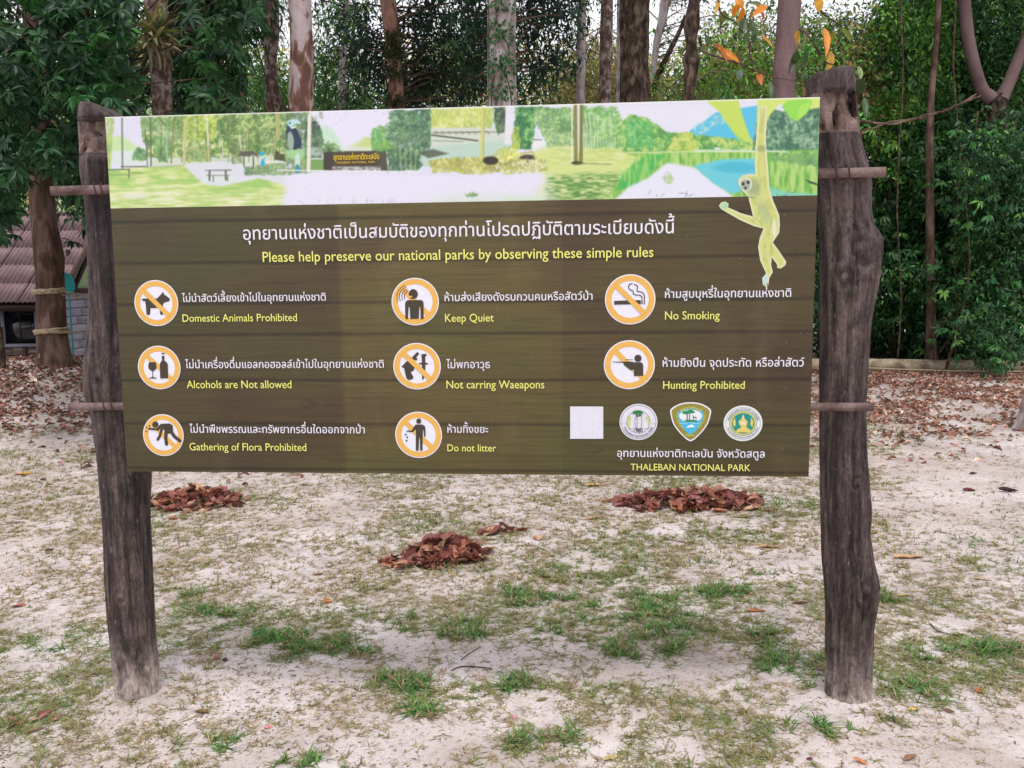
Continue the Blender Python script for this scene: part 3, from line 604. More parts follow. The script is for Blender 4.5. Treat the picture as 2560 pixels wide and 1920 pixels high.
def paint_gibbon(p):
    body = P4([(1045, 120), (1125, 120), (1118, 250), (1112, 400), (1124, 560), (1134, 680), (1142, 800), (1172, 900), (1222, 1020), (1228, 1100), (1222, 1170), (1170, 1248), (1215, 1310), (1282, 1410), (1272, 1440), (1235, 1467), (1205, 1462), (1200, 1430), (1158, 1375), (1156, 1440), (1170, 1495), (1140, 1545), (1132, 1605), (1112, 1622), (1085, 1605), (1078, 1545), (1110, 1505), (1062, 1400), (1045, 1290), (1058, 1210), (1088, 1135), (1010, 1115), (890, 1062), (800, 1010), (740, 975), (718, 945), (740, 915), (775, 908), (802, 925), (800, 958), (905, 1005), (1002, 1032), (985, 960), (962, 870), (910, 818), (882, 770), (880, 725), (915, 692), (970, 680), (1022, 684), (1016, 600), (1024, 430), (1038, 250)])
    d = p.sd(body); p.put(np.clip(.5 - d / .8, 0, 1), (226, 232, 178)); inn = np.clip(-d / 7, 0, 1)
    n = fbm(p.X / 7, p.Y / 14, 0, 60)
    p.put((inn > .3) * np.clip((inn - .3) * 1.6, 0, 1) * .85, (214, 220, 132)); p.put(np.clip(inn - .75, 0, 1) * 2.2 * np.clip((n - .45) * 5, 0, 1), (186, 196, 110))
    p.put((d < 0) * np.clip(1 + d / 2.0, 0, 1) * .9, (232, 240, 226))
    m = p.A > .5
    def ip(f):
        A = p.A.copy(); f(); p.A = A
    def details():
        p.ell(*P4([(1095, 1000)])[0], 10, 26, (170, 190, 150), .9, .55 , -.3); p.ell(*P4([(1075, 470)])[0], 9, 7, (150, 160, 120), .8, .6)
        p.ell(*P4([(1010, 790)])[0], 14, 18, (150, 166, 140), .8, .6); p.ell(*P4([(1180, 1130)])[0], 5, 18, (240, 244, 226), .7, .8)
        p.ell(*P4([(770, 945)])[0], 9, 7, (176, 222, 186), .6, .8); p.ell(*P4([(1105, 1560)])[0], 6, 12, (206, 230, 232), .6, .9)
        p.line(P4([(1000, 1035), (1060, 1075), (1090, 1135)]), 2, (170, 186, 120), .7); p.line(P4([(1160, 1250), (1150, 1375)]), 2, (176, 190, 110), .7)
        p.line(P4([(962, 870), (1010, 880)]), 4, (140, 156, 130), .6)
        p.ell(*P4([(945, 768)])[0], 13, 14.5, (232, 238, 222), .15); p.ell(*P4([(943, 772)])[0], 10.5, 12.5, (176, 190, 170), .2)
        for e in ((922, 762), (964, 750)): p.ell(*P4([e])[0], 3.8, 4.2, (70, 78, 76), .3)
        p.ell(*P4([(942, 796)])[0], 3.6, 3.6, (96, 104, 96), .4)
        for a, b in (((1098, 1600), (1096, 1625)), ((1122, 1590), (1126, 1612))): p.line(P4([a, b]), 1.5, (40, 40, 30))
    ip(details); p.A = np.where(m, 1.0, 0)
gs = B(np.array([1540, 1715]), np.array([400, 400])); gzz = B(np.array([1620, 1620]), np.array([223, 632]))
raster('gibbon_print', gs[0, 0], gs[1, 0], gzz[1, 1], gzz[0, 1], 260, 600, paint_gibbon, -.0024, True)

# ---- pictograms
def bpts(pts, f): # crop px -> board local (s,z)
    pts = np.asarray(pts, float); return B(f[0] + f[2] * pts[:, 0], f[1] + f[2] * pts[:, 1])
def ngon(mb, sz, off):
    from mathutils.geometry import tessellate_polygon
    V = np.stack([sz[:, 0], np.full(len(sz), off), sz[:, 1]], -1)
    T = tessellate_polygon([[Vector(v) for v in V]])
    T = [t if np.cross(V[t[1]] - V[t[0]], V[t[2]] - V[t[0]])[1] < 0 else t[::-1] for t in T]
    mb.add(V, np.array(T))
def circ(cx, cz, rx, rz, n=48, a0=0, a1=2 * pi):
    a = np.linspace(a0, a1, n, endpoint=abs(a1 - a0) < 6.28); return np.stack([cx + rx * np.cos(a), cz + rz * np.sin(a)], -1)
def annulus(mb, c, r1, r0, off, n=64):
    a = np.linspace(0, 2 * pi, n, endpoint=False); e = np.stack([np.cos(a), np.sin(a)], -1)
    V = np.concatenate([c + e * r1, c + e * r0]); V = np.stack([V[:, 0], np.full(len(V), off), V[:, 1]], -1)
    j = np.arange(n); k = (j + 1) % n; mb.add(V, np.stack([j, k, n + k, n + j], -1))
def ribbon(mb, sz, w, off, capn=6):
    """stroke of width w (m) along board points, round ends"""
    sz = np.asarray(sz, float)
    for a, b in zip(sz[:-1], sz[1:]):
        d = b - a; d = d / (np.linalg.norm(d) + 1e-9); n = np.array([-d[1], d[0]]) * w / 2
        V = np.array([a - n, b - n, b + n, a + n]); ngon(mb, V, off); off -= 2e-6
    for c in sz: ngon(mb, circ(c[0], c[1], w / 2, w / 2, 12), off); off -= 2e-6
WHITE, ORANGE, DARK = (236, 236, 248), (236, 184, 92), (70, 62, 50)
FL, FM, FR = (259.2, 570.3, .2708), (812.2, 570.3, .2708), (1209.6, 570.3, .276)
def pict(f, cx, cy, rx, ry, fig, slash_top, label):
    e = empty('pictogram', parent=sign); e['label'] = label
    q = bpts([(cx, cy), (cx + rx, cy), (cx, cy - ry)], f); c = q[0]; R = np.array([abs(q[1, 0] - c[0]), abs(q[2, 1] - c[1])])
    mb = MB(); ngon(mb, circ(c[0], c[1], R[0], R[1], 64), -.0030); obj('disc', mb.me('disc', ink(WHITE), colr=False), e)
    mb = MB(); annulus(mb, c, R * .955, R * .735, -.0036); obj('ring', mb.me('ring', ink(ORANGE), colr=False), e)
    o_s, o_f = (-.0048, -.0042) if slash_top else (-.0040, -.0046)
    mb = MB(); a, b = c + R * np.array([-.56, .56]), c + R * np.array([.56, -.56]); d = (b - a) / np.linalg.norm(b - a); n = np.array([-d[1], d[0]]) * R[0] * .105
    ngon(mb, np.array([a - n, b - n, b + n, a + n]), o_s); obj('slash', mb.me('slash', ink(ORANGE), colr=False), e)
    mb = MB(); fig(mb, f, o_f); obj('figure', mb.me('figure', ink(DARK), colr=False), e)
    return e
def P_(mb, pts, f, off): ngon(mb, bpts(pts, f), off)
def S_(mb, pts, w, f, off): ribbon(mb, bpts(pts, f), w * f[2] / FD * 2.9, off)
def C_(mb, x, y, r, f, off, ry=None):
    a = np.linspace(0, 2 * pi, 24, endpoint=False); P_(mb, np.stack([x + r * np.cos(a), y + (ry or r) * np.sin(a)], -1), f, off)
def fig_dog(mb, f, o):
    P_(mb, [(178, 282), (186, 276), (215, 275), (300, 275), (328, 245), (350, 222), (357, 246), (372, 252), (403, 278), (398, 296), (358, 306), (347, 320), (347, 400), (338, 406), (325, 400), (322, 350), (247, 352), (244, 400), (232, 408), (216, 402), (212, 345), (206, 296), (186, 294)], f, o)
def fig_alc(mb, f, o):
    P_(mb, [(236, 782), (290, 782), (297, 815), (293, 836), (272, 852), (268, 856), (268, 900), (298, 908), (298, 912), (236, 912), (236, 908), (263, 900), (263, 856), (258, 852), (236, 836), (230, 815)], f, o)
    P_(mb, [(338, 732), (358, 732), (358, 768), (376, 782), (386, 800), (389, 910), (326, 912), (322, 800), (328, 784), (340, 768)], f, o); P_(mb, [(335, 709), (361, 709), (361, 718), (335, 718)], f, o)
def fig_flora(mb, f, o):
    C_(mb, 287, 1279, 25, f, o); P_(mb, [(330, 1273), (400, 1270), (425, 1285), (428, 1330), (408, 1350), (385, 1352), (345, 1312), (332, 1298), (312, 1330), (300, 1326)], f, o)
    S_(mb, [(330, 1285), (300, 1318), (238, 1312)], 17, f, o - 5e-5); S_(mb, [(338, 1310), (322, 1372), (306, 1398)], 22, f, o - 1e-4)
    S_(mb, [(372, 1335), (370, 1390), (376, 1434)], 28, f, o - 2e-4); S_(mb, [(405, 1325), (440, 1375), (482, 1408)], 28, f, o - 3e-4)
    for x, y in ((241, 1290), (217, 1303), (215, 1332)): C_(mb, x, y, 6, f, o)
def fig_quiet(mb, f, o):
    a = np.linspace(0, 2 * pi, 24, endpoint=False)
    P_(mb, [(262, 244), (266, 222), (280, 206), (298, 199), (318, 206), (332, 222), (336, 242), (330, 262), (316, 276), (298, 280), (276, 276), (268, 270), (290, 266), (292, 255), (268, 252)], f, o)
    P_(mb, [(256, 288), (362, 287), (378, 298), (382, 320), (382, 436), (366, 442), (358, 436), (356, 345), (347, 340), (344, 436), (276, 438), (270, 345), (262, 340), (258, 436), (244, 442), (236, 434), (234, 318), (240, 298)], f, o)
    for r, w in ((62, 5), (82, 5), (102, 5), (122, 4)):
        aa = np.radians(np.linspace(118, 205, 12)) ; S_(mb, [(290 + r * cos(t), 258 - 0.82 * r * sin(t)) for t in aa], w, f, o - 2e-4)
def fig_weap(mb, f, o):
    P_(mb, [(330, 700), (347, 714), (322, 745), (333, 756), (326, 768), (305, 765), (296, 776), (318, 800), (300, 852), (278, 860), (300, 900), (295, 915), (264, 926), (246, 912), (236, 880), (228, 832), (204, 818), (216, 808), (240, 780), (262, 770), (296, 738)], f, o)
    P_(mb, [(364, 718), (404, 716), (406, 730), (394, 736), (396, 786), (418, 790), (416, 800), (396, 800), (394, 884), (378, 922), (370, 922), (368, 802), (344, 796), (346, 788), (368, 786)], f, o)
def fig_litter(mb, f, o):
    C_(mb, 343, 1252, 20, f, o, 21)
    P_(mb, [(318, 1279), (372, 1279), (390, 1290), (396, 1310), (396, 1376), (386, 1376), (380, 1320), (376, 1320), (373, 1484), (364, 1490), (354, 1484), (352, 1384), (346, 1384), (342, 1484), (332, 1490), (320, 1484), (320, 1322), (316, 1318), (296, 1340), (246, 1336), (246, 1328), (288, 1326), (302, 1300)], f, o)
    for x, y in ((238, 1358), (251, 1380), (246, 1407)): C_(mb, x, y, 7, f, o)
def fig_smoke(mb, f, o):
    P_(mb, [(424, 288), (632, 282), (632, 314), (424, 318)], f, o)
    for x in (637, 655): P_(mb, [(x, 282), (x + 9, 282), (x + 9, 314), (x, 314)], f, o)
    S_(mb, [(565, 153), (545, 158), (536, 176), (540, 194), (556, 206), (574, 212), (572, 232), (590, 242), (624, 244), (640, 254), (642, 276)], 7, f, o)
    S_(mb, [(580, 160), (600, 166), (608, 184), (602, 202), (604, 214), (634, 218), (652, 230), (660, 248), (661, 276)], 7, f, o)
def fig_hunt(mb, f, o):
    C_(mb, 610, 737, 28, f, o)
    P_(mb, [(576, 768), (634, 768), (648, 780), (651, 800), (651, 874), (578, 876), (578, 826), (552, 830), (500, 790), (498, 776), (488, 771), (412, 768), (412, 763), (500, 763), (520, 762), (566, 764)], f, o)
    P_(mb, [(512, 746), (570, 746), (570, 751), (512, 751)], f, o)
pict(FL, 293, 312, 175, 184, fig_dog, True, 'round no-dogs pictogram'); pict(FL, 316, 825, 170, 174, fig_alc, False, 'round no-alcohol pictogram with glass and bottle'); pict(FL, 349, 1364, 162, 167, fig_flora, False, 'round pictogram of a bending person')
pict(FM, 314, 300, 189, 190, fig_quiet, False, 'round keep-quiet pictogram'); pict(FM, 328, 815, 190, 186, fig_weap, True, 'round no-weapons pictogram with pistol and knife'); pict(FM, 341, 1362, 187, 185, fig_litter, False, 'round no-litter pictogram')
pict(FR, 549, 277, 198, 197, fig_smoke, True, 'round no-smoking pictogram'); pict(FR, 542, 788, 200, 192, fig_hunt, False, 'round no-hunting pictogram')

# ---- lettering
UP = 'ิีึืั็'; TONE = '่้๊๋์'
def text_mesh(body, size=1.0):
    cu = bpy.data.curves.new('tmp', 'FONT'); cu.body = body; cu.size = size; cu.resolution_u = 3
    ob = bpy.data.objects.new('tmp', cu); col.objects.link(ob); dg = bpy.context.evaluated_depsgraph_get()
    me = bpy.data.meshes.new_from_object(ob.evaluated_get(dg)); bpy.data.objects.remove(ob)
    V = np.zeros(len(me.vertices) * 3, np.float32); me.vertices.foreach_get('co', V); V = V.reshape(-1, 3)[:, :2].astype(float)
    me.calc_loop_triangles(); T = np.zeros(len(me.loop_triangles) * 3, np.int32); me.loop_triangles.foreach_get('vertices', T)
    bpy.data.meshes.remove(me); bpy.data.curves.remove(cu); return V, T.reshape(-1, 3)
_refw = {}
def adv(prefix):
    if not prefix: return 0.0
    if 'I' not in _refw: _refw['I'] = text_mesh('I')[0][:, 0].max()
    return text_mesh(prefix + 'I')[0][:, 0].max() - _refw['I']
def text_tris(body):
    """triangle soup (n,3,2) of one line, with Thai tone marks lifted above upper vowels"""
    clean = ''; extra = []
    for i, ch in enumerate(body):
        if ch in TONE and i and body[i - 1] in UP: extra.append((clean, ch, 0.0, .20)); continue
        if ch in TONE and i and body[i - 1] in 'ปฝฟ': extra.append((clean, ch, -.13, .03)); continue
        clean += ch
    V, T = text_mesh(clean); S = [V[T]]
    for pre, ch, ex, ez in extra:
        v, t = text_mesh(ch)
        if len(t): S.append(v[t] + np.array([adv(pre) + ex, ez]))
    return np.concatenate(S)
def lettering(body, x0, x1, yb, color, off=-.0050, bold=.010, name='lettering', parent=None, ys=1.0, yb1=None):
    S = text_tris(body); mn = S[..., 0].min(); mx = S[..., 0].max()
    a = B(x0, yb); b = B(x1, yb if yb1 is None else yb1); k = (b[0] - a[0]) / (mx - mn + 2 * bold)
    out = []
    for dx, dz in ((0, 0), (bold, 0), (-bold, 0), (0, bold), (0, -bold)): out.append(S + np.array([dx - mn + bold, dz]))
    S = np.concatenate(out); n = len(S)
    V = np.zeros((n, 3, 3)); V[..., 0] = a[0] + S[..., 0] * k; V[..., 2] = a[1] + S[..., 1] * k * ys
    V[..., 1] = off - np.random.default_rng(1).uniform(0, .0004, n)[:, None]
    F = np.arange(n * 3).reshape(-1, 3); e1 = V[:, 1] - V[:, 0]; e2 = V[:, 2] - V[:, 0]; fl = np.cross(e1, e2)[:, 1] > 0; F[fl] = F[fl][:, ::-1]
    return obj(name, mkmesh(name, V.reshape(-1, 3), F, None, ink(color)), parent or sign)
TW, TY = (238, 236, 246), (240, 240, 128)
LINES = [("อุทยานแห่งชาติเป็นสมบัติของทุกท่านโปรดปฏิบัติตามระเบียบดังนี้", 527, 1456, 518, TW, .007), ("Please help preserve our national parks by observing these simple rules", 569, 1411, 566, TY, .006),
 ("ไม่นำสัตว์เลี้ยงเข้าไปในอุทยานแห่งชาติ", 395, 705, 652, TW, .010), ("Domestic Animals Prohibited", 396, 643, 695, TY, .006),
 ("ไม่นำเครื่องดื่มแอลกอฮอลล์เข้าไปในอุทยานแห่งชาติ", 402, 830, 795, TW, .010), ("Alcohols are Not allowed", 405, 631, 838, TY, .006),
 ("ไม่นำพืชพรรณและทรัพยากรอื่นใดออกจากป่า", 411, 789, 934, TW, .010), ("Gathering of Flora Prohibited", 411, 663, 972, TY, .006),
 ("ห้ามส่งเสียงดังรบกวนคนหรือสัตว์ป่า", 961, 1280, 650.5, TW, .010), ("Keep Quiet", 962, 1067, 695, TY, .006),
 ("ไม่พกอาวุธ", 965, 1059, 795, TW, .010), ("Not carring Waeapons", 965, 1176, 838.5, TY, .006),
 ("ห้ามทิ้งขยะ", 967, 1055, 934, TW, .010), ("Do not litter", 967, 1072, 974, TY, .006),
 ("ห้ามสูบบุหรี่ในอุทยานแห่งชาติ", 1436, 1708, 643.5, TW, .010), ("No Smoking", 1436, 1554, 690, TY, .006),
 ("ห้ามยิงปืน จุดประทัด หรือล่าสัตว์", 1431, 1736, 792, TW, .010), ("Hunting Prohibited", 1432, 1608, 839.5, TY, .006),
 ("อุทยานแห่งชาติทะเลบัน จังหวัดสตูล", 1333, 1651, 986, TW, .010), ("THALEBAN NATIONAL PARK", 1362, 1620, 1015, TY, .006)]
for body, x0, x1, yb, c, bo in LINES: lettering(body, x0, x1, yb, c, bold=bo, ys=1.06 if c == TW else 1.08)
lettering("อุทยานแห่งชาติทะเลบัน", 721, 820, 346, (222, 190, 50), off=-.0030, bold=.03, ys=1.5)
lettering("THALEBAN  NATIONAL  PARK", 727, 811, 354, (206, 176, 60), off=-.0030, bold=.03)

# ---- emblems and sticker (crop of the lower right corner)
FE = (1209.6, 846.7, .2109)
mb = MB(); ngon(mb, bpts([(104, 147), (443, 148), (443, 478), (105, 478)], FE), -.0030); obj('blank_sticker', mb.me('blank_sticker', ink((228, 228, 240)), colr=False), sign)
def arc_text(mb, body, c, r, a_mid, size, flip=False, off=-.0056, bold=.02, span=None):
    """letters set on an arc round c; flip: along the bottom, reading left to right"""
    S = text_tris(body); mn, mx = S[..., 0].min(), S[..., 0].max(); S = S - np.array([(mn + mx) / 2, .33]); k = size if span is None else span * r[0] / (mx - mn)
    for dx, dz in ((0, 0), (bold, 0), (-bold, 0), (0, bold)):
        Q = (S + np.array([dx, dz])) * k; ang = Q[..., 0] / r[0] ; rad = Q[..., 1]
        a = (a_mid + ang) if flip else (a_mid - ang); rr = (1 - rad / r[0]) if flip else (1 + rad / r[0])
        X = c[0] + r[0] * rr * np.cos(a); Z = c[1] + r[1] * rr * np.sin(a)
        V = np.stack([X, off - np.random.default_rng(2).uniform(0, .0003, X.shape[0])[:, None] * np.ones(3), Z], -1); F = np.arange(len(V) * 3).reshape(-1, 3)
        e1 = V[:, 1] - V[:, 0]; e2 = V[:, 2] - V[:, 0]; fl = np.cross(e1, e2)[:, 1] > 0; F[fl] = F[fl][:, ::-1]; mb.add(V.reshape(-1, 3), F)
def emb_round(cx, cy, rx, ry):
    q = bpts([(cx, cy), (cx + rx, cy), (cx, cy - ry)], FE); return q[0], np.array([abs(q[1, 0] - q[0, 0]), abs(q[2, 1] - q[0, 1])])
def part(parent, name, c, fn):
    mb = MB(); fn(mb); return obj(name, mb.me(name, ink(c), colr=False), parent)
def dring(c, R, n=60): return circ(c[0], c[1], R[0], R[1], n)
GREY, GREEN, YEL = (96, 96, 110), (34, 140, 84), (206, 206, 96)
e = empty('emblem', parent=sign); e['label'] = 'white round emblem with year 1980'
c, R = emb_round(803, 306, 195, 186)
part(e, 'disc', (226, 226, 236), lambda m: ngon(m, dring(c, R), -.0030))
part(e, 'rim_lines', GREY, lambda m: (annulus(m, c, R * .925, R * .905, -.0036), annulus(m, c, R * .62, R * .60, -.0036), ribbon(m, bpts([(696, 372), (930, 372)], FE), .0008, -.0037), ribbon(m, bpts([(615, 322), (690, 324)], FE), .0006, -.0037), ribbon(m, bpts([(915, 324), (992, 322)], FE), .0006, -.0037)))
for pts in ([(712, 240), (728, 262), (716, 320), (712, 365), (694, 360), (690, 310), (698, 262)], [(884, 240), (906, 262), (924, 310), (920, 362), (904, 330), (900, 290), (880, 262)]): part(e, 'yellow_band', (206, 214, 120), lambda m: P_(m, pts, FE, -.0040))
part(e, 'tree_mark', (40, 130, 70), lambda m: P_(m, [(735, 206), (770, 188), (820, 186), (852, 200), (842, 214), (856, 226), (826, 228), (812, 242), (800, 224), (782, 236), (766, 222), (742, 232), (750, 214)], FE, -.0042))
part(e, 'trunk_mark', (40, 44, 44), lambda m: (S_(m, [(780, 232), (796, 246), (830, 240)], 10, FE, -.0045), S_(m, [(786, 244), (772, 262), (766, 310), (770, 352), (784, 372)], 3.5, FE, -.0046), S_(m, [(788, 250), (790, 310), (788, 366)], 3.5, FE, -.0047), S_(m, [(834, 244), (838, 290), (836, 352), (822, 374)], 3.5, FE, -.0048), S_(m, [(780, 374), (804, 380), (824, 374)], 6, FE, -.0049)))
part(e, 'lettering', (84, 84, 110), lambda m: (arc_text(m, 'THALEBAN NATIONAL PARK', c, R * .79, -pi / 2, 0, True, span=2.45), arc_text(m, '1980', c + np.array([0, R[1] * .02]), R * .50, -pi / 2, 0, True, span=.9)))
e = empty('emblem', parent=sign); e['label'] = 'shield emblem with trees, deer and dolphin'
def shield(k):
    c0 = np.array([1336, 280]); p = [(1336, 104), (1400, 108), (1470, 128), (1544, 178), (1540, 240), (1516, 320), (1470, 390), (1410, 455), (1336, 506), (1262, 455), (1200, 388), (1156, 320), (1134, 240), (1130, 178), (1200, 130), (1272, 108)]
    return smoothloop([c0 + (np.array(q) - c0) * k for q in p])
def smoothloop(p):
    p = np.array(p); out = []
    n = len(p)
    for i in range(n):
        p0, p1, p2, p3 = p[i - 1], p[i], p[(i + 1) % n], p[(i + 2) % n]
        for t in (0, .5):
            q = .5 * ((2 * p1) + (-p0 + p2) * t + (2 * p0 - 5 * p1 + 4 * p2 - p3) * t ** 2 + (-p0 + 3 * p1 - 3 * p2 + p3) * t ** 3); out.append(q)
    return out
part(e, 'shield', (240, 240, 246), lambda m: P_(m, shield(1.0), FE, -.0030))
part(e, 'border_band', (152, 142, 62), lambda m: P_(m, shield(.93), FE, -.0034))
part(e, 'blue_field', (74, 190, 226), lambda m: P_(m, smoothloop([(1336, 168), (1400, 172), (1466, 205), (1466, 260), (1440, 330), (1395, 390), (1336, 432), (1276, 390), (1230, 330), (1206, 260), (1206, 205), (1272, 172)]), FE, -.0038))
part(e, 'sky_oval', (232, 240, 246), lambda m: C_(m, 1336, 243, 118, FE, -.0042, 64))
part(e, 'tree_mark', GREEN, lambda m: (P_(m, [(1248, 210), (1262, 196), (1300, 190), (1330, 180), (1350, 180), (1372, 196), (1384, 212), (1340, 218), (1310, 222), (1300, 232), (1280, 226), (1258, 220)], FE, -.0046), C_(m, 1340, 293, 66, FE, -.0046, 11)))
part(e, 'trunk_mark', (120, 104, 74), lambda m: (P_(m, [(1298, 226), (1308, 222), (1306, 284), (1294, 284)], FE, -.0050), P_(m, [(1322, 222), (1332, 222), (1330, 284), (1320, 284)], FE, -.0050), P_(m, [(1360, 232), (1366, 250), (1396, 254), (1398, 278), (1392, 278), (1390, 264), (1370, 264), (1368, 278), (1362, 278), (1362, 258), (1352, 240)], FE, -.0050)))
part(e, 'dolphin_mark', (236, 246, 250), lambda m: (P_(m, [(1292, 364), (1310, 344), (1340, 334), (1352, 326), (1356, 338), (1372, 348), (1384, 352), (1370, 358), (1340, 360), (1316, 362)], FE, -.0046), S_(m, [(1226, 318), (1260, 324), (1300, 318)], 3, FE, -.0047), S_(m, [(1350, 318), (1400, 322), (1440, 316)], 3, FE, -.0048)))
q = bpts([(1336, 285)], FE)[0]
rr = R * .84
part(e, 'lettering', (222, 226, 110), lambda m: (arc_text(m, 'อุทยานแห่งชาติ', q - np.array([0, .012]), rr * 1.04, pi / 2, 0, False, span=1.35, off=-.0054, bold=.04), arc_text(m, 'NATIONAL', q + np.array([.012, .016]), rr * 1.07, pi + .40, 0, True, span=1.02, off=-.0054, bold=.03), arc_text(m, 'THAILAND', q + np.array([-.012, .016]), rr * 1.07, -.40, 0, True, span=1.02, off=-.0054, bold=.03), arc_text(m, 'PARK', q + np.array([0, .005]), rr * 1.10, -pi / 2, 0, True, span=.5, off=-.0054, bold=.03)))
e = empty('emblem', parent=sign); e['label'] = 'round emblem with seated golden figure on green'
c, R = emb_round(1873, 320, 200, 183)
part(e, 'disc', (230, 234, 234), lambda m: ngon(m, dring(c, R), -.0030))
part(e, 'rim_lines', (120, 140, 140), lambda m: (annulus(m, c, R * .90, R * .885, -.0036), annulus(m, c, R * .70, R * .68, -.0036)))
part(e, 'green_field', (22, 148, 142), lambda m: ngon(m, dring(c, R * .60), -.0038))
part(e, 'yellow_ring', (206, 206, 96), lambda m: annulus(m, c, R * .66, R * .58, -.0040))
part(e, 'seated_mark', (222, 206, 110), lambda m: (P_(m, [(1800, 412), (1808, 384), (1846, 366), (1852, 340), (1906, 340), (1912, 366), (1946, 384), (1952, 412)], FE, -.0046), P_(m, [(1835, 340), (1826, 300), (1850, 278), (1862, 262), (1866, 240), (1873, 222), (1880, 240), (1884, 262), (1896, 278), (1920, 300), (1912, 340)], FE, -.0048), P_(m, [(1765, 300), (1790, 260), (1800, 330), (1778, 360)], FE, -.0044), P_(m, [(1980, 300), (1956, 260), (1946, 330), (1968, 360)], FE, -.0044)))
part(e, 'robe_mark', (236, 222, 190), lambda m: (C_(m, 1873, 258, 13, FE, -.0050), P_(m, [(1844, 300), (1902, 300), (1896, 334), (1850, 334)], FE, -.0050)))
part(e, 'lettering', (110, 124, 140), lambda m: (arc_text(m, 'กรมอุทยานแห่งชาติ สัตว์ป่า และพันธุ์พืช', c, R * .79, pi / 2, 0, False, span=2.7, bold=.02), arc_text(m, 'กระทรวงทรัพยากรธรรมชาติและสิ่งแวดล้อม', c, R * .79, -pi / 2, 0, True, span=2.6, bold=.02)))

# ---- log posts
def profile_post(name, rows, off, front_cut, label, depth=1.0, seed=0, knots=(), lumps=()):
    """rows: (y, x_left, x_right) outline read off the photograph; axis lies 'off' behind the board face"""
    rows = np.array(rows, float); a = B(rows[:, 1], rows[:, 0], off); b = B(rows[:, 2], rows[:, 0], off)
    z = (a[:, 1] + b[:, 1]) / 2; o_ = np.argsort(z); z = z[o_]; cx = ((a[:, 0] + b[:, 0]) / 2)[o_]; r = ((b[:, 0] - a[:, 0]) / 2)[o_]
    nz = 300; zz = np.linspace(z[0], z[-1], nz); cx = np.interp(zz, z, cx); r = np.interp(zz, z, r)
    if True:
        kx = np.ones(5) / 5; cx = np.convolve(np.pad(cx, 2, 'edge'), kx, 'valid'); r = np.convolve(np.pad(r, 2, 'edge'), kx, 'valid')
    sg = 96; th = np.linspace(0, 2 * pi, sg, endpoint=False)
    Z = np.repeat(zz[:, None], sg, 1); T = np.repeat(th[None], nz, 0); R = np.repeat(r[:, None], sg, 1)
    rm = np.median(r); X = cx[:, None] + R * np.cos(T); Y = off + (np.minimum(R, rm * 1.12) * np.sin(T)) * depth
    gr = fbm(np.cos(T) * 7 + 9, np.sin(T) * 7 + 9, Z * 2.2, seed, 4) - .5; gr2 = fbm(np.cos(T) * 2.2, np.sin(T) * 2.2, Z * 1.2, seed + 3, 3) - .5; gr3 = fbm(np.cos(T) * 20, np.sin(T) * 20, Z * 14, seed + 5, 2) - .5
    crack = np.clip(.47 - fbm(np.cos(T) * 9 + 3, np.sin(T) * 9, Z * 1.3, seed + 8, 3), 0, .1) * -.06
    d = gr * .014 + gr2 * .012 + gr3 * .004 + crack
    for kx_, ky_, ks, ka in knots:
        q = B(kx_, ky_, off - .08); dd = np.hypot((X - q[0]) / 1.0, (Z - q[1]) / 1.25) / ks; fr_ = (np.sin(T) < .1)
        d = d + fr_ * ka * (np.exp(-(dd * .9) ** 2) * np.cos(dd * 4.2) + .5 * np.exp(-(dd * .45) ** 2))
    lump = sum(np.exp(-(((Z - B(1885, yy, off)[1]) / .05) ** 2)) for yy in lumps) if lumps else 0
    d = d + lump * .030 * (fbm(np.cos(T) * 4, np.sin(T) * 4, Z * 26, seed + 20, 3) - .5) * (np.cos(T) > -.3)
    X = X + np.cos(T) * d; Y = Y + np.sin(T) * d
    X, Y = front_cut(X, Y, Z, T, zz, cx, r, off)
    V = np.stack([X, Y, Z], -1).reshape(-1, 3)
    i = np.arange(nz - 1)[:, None] * sg; j = np.arange(sg)[None]; F = np.stack([i + j, i + (j + 1) % sg, i + sg + (j + 1) % sg, i + sg + j], -1).reshape(-1, 4)
    top = np.array([[cx[-1], off, zz[-1] - .004]]); V = np.vstack([V, top]); k = (nz - 1) * sg; Ft = np.array([[k + a_, k + (a_ + 1) % sg, len(V) - 1] for a_ in range(sg)])
    return V, F, Ft, zz
Lp = [(228, 179, 262), (236, 176, 268), (246, 176, 272), (262, 175, 273), (300, 177, 270), (345, 178, 268), (380, 180, 266), (412, 186, 268), (440, 190, 272), (500, 195, 278), (600, 200, 288), (650, 201, 292), (700, 199, 296), (750, 193, 298), (790, 188, 300), (840, 187, 303), (870, 195, 306), (900, 205, 310), (960, 213, 314), (1000, 217, 317), (1030, 219, 319), (1100, 226, 317), (1200, 231, 321), (1300, 234, 326), (1400, 244, 333), (1450, 250, 337), (1490, 254, 340), (1515, 252, 344), (1560, 250, 350)]
Rp = [(157, 1743, 1842), (168, 1742, 1845), (200, 1743, 1847), (210, 1745, 1849), (250, 1747, 1853), (290, 1748, 1857), (330, 1752, 1866), (360, 1758, 1876), (400, 1762, 1882), (440, 1765, 1882), (480, 1767, 1882), (500, 1768, 1892), (520, 1769, 1903), (560, 1770, 1907), (590, 1770, 1900), (640, 1771, 1889), (700, 1772, 1879), (780, 1772, 1872), (880, 1772, 1868), (980, 1772, 1870), (1060, 1773, 1876), (1100, 1774, 1880), (1150, 1776, 1876), (1210, 1777, 1884), (1255, 1781, 1896), (1285, 1783, 1897), (1310, 1784, 1891), (1350, 1784, 1884), (1400, 1784, 1882), (1480, 1784, 1880), (1505, 1780, 1886), (1550, 1776, 1890)]
bz = lambda x, y, o=.1: float(B(x, y, o)[1])
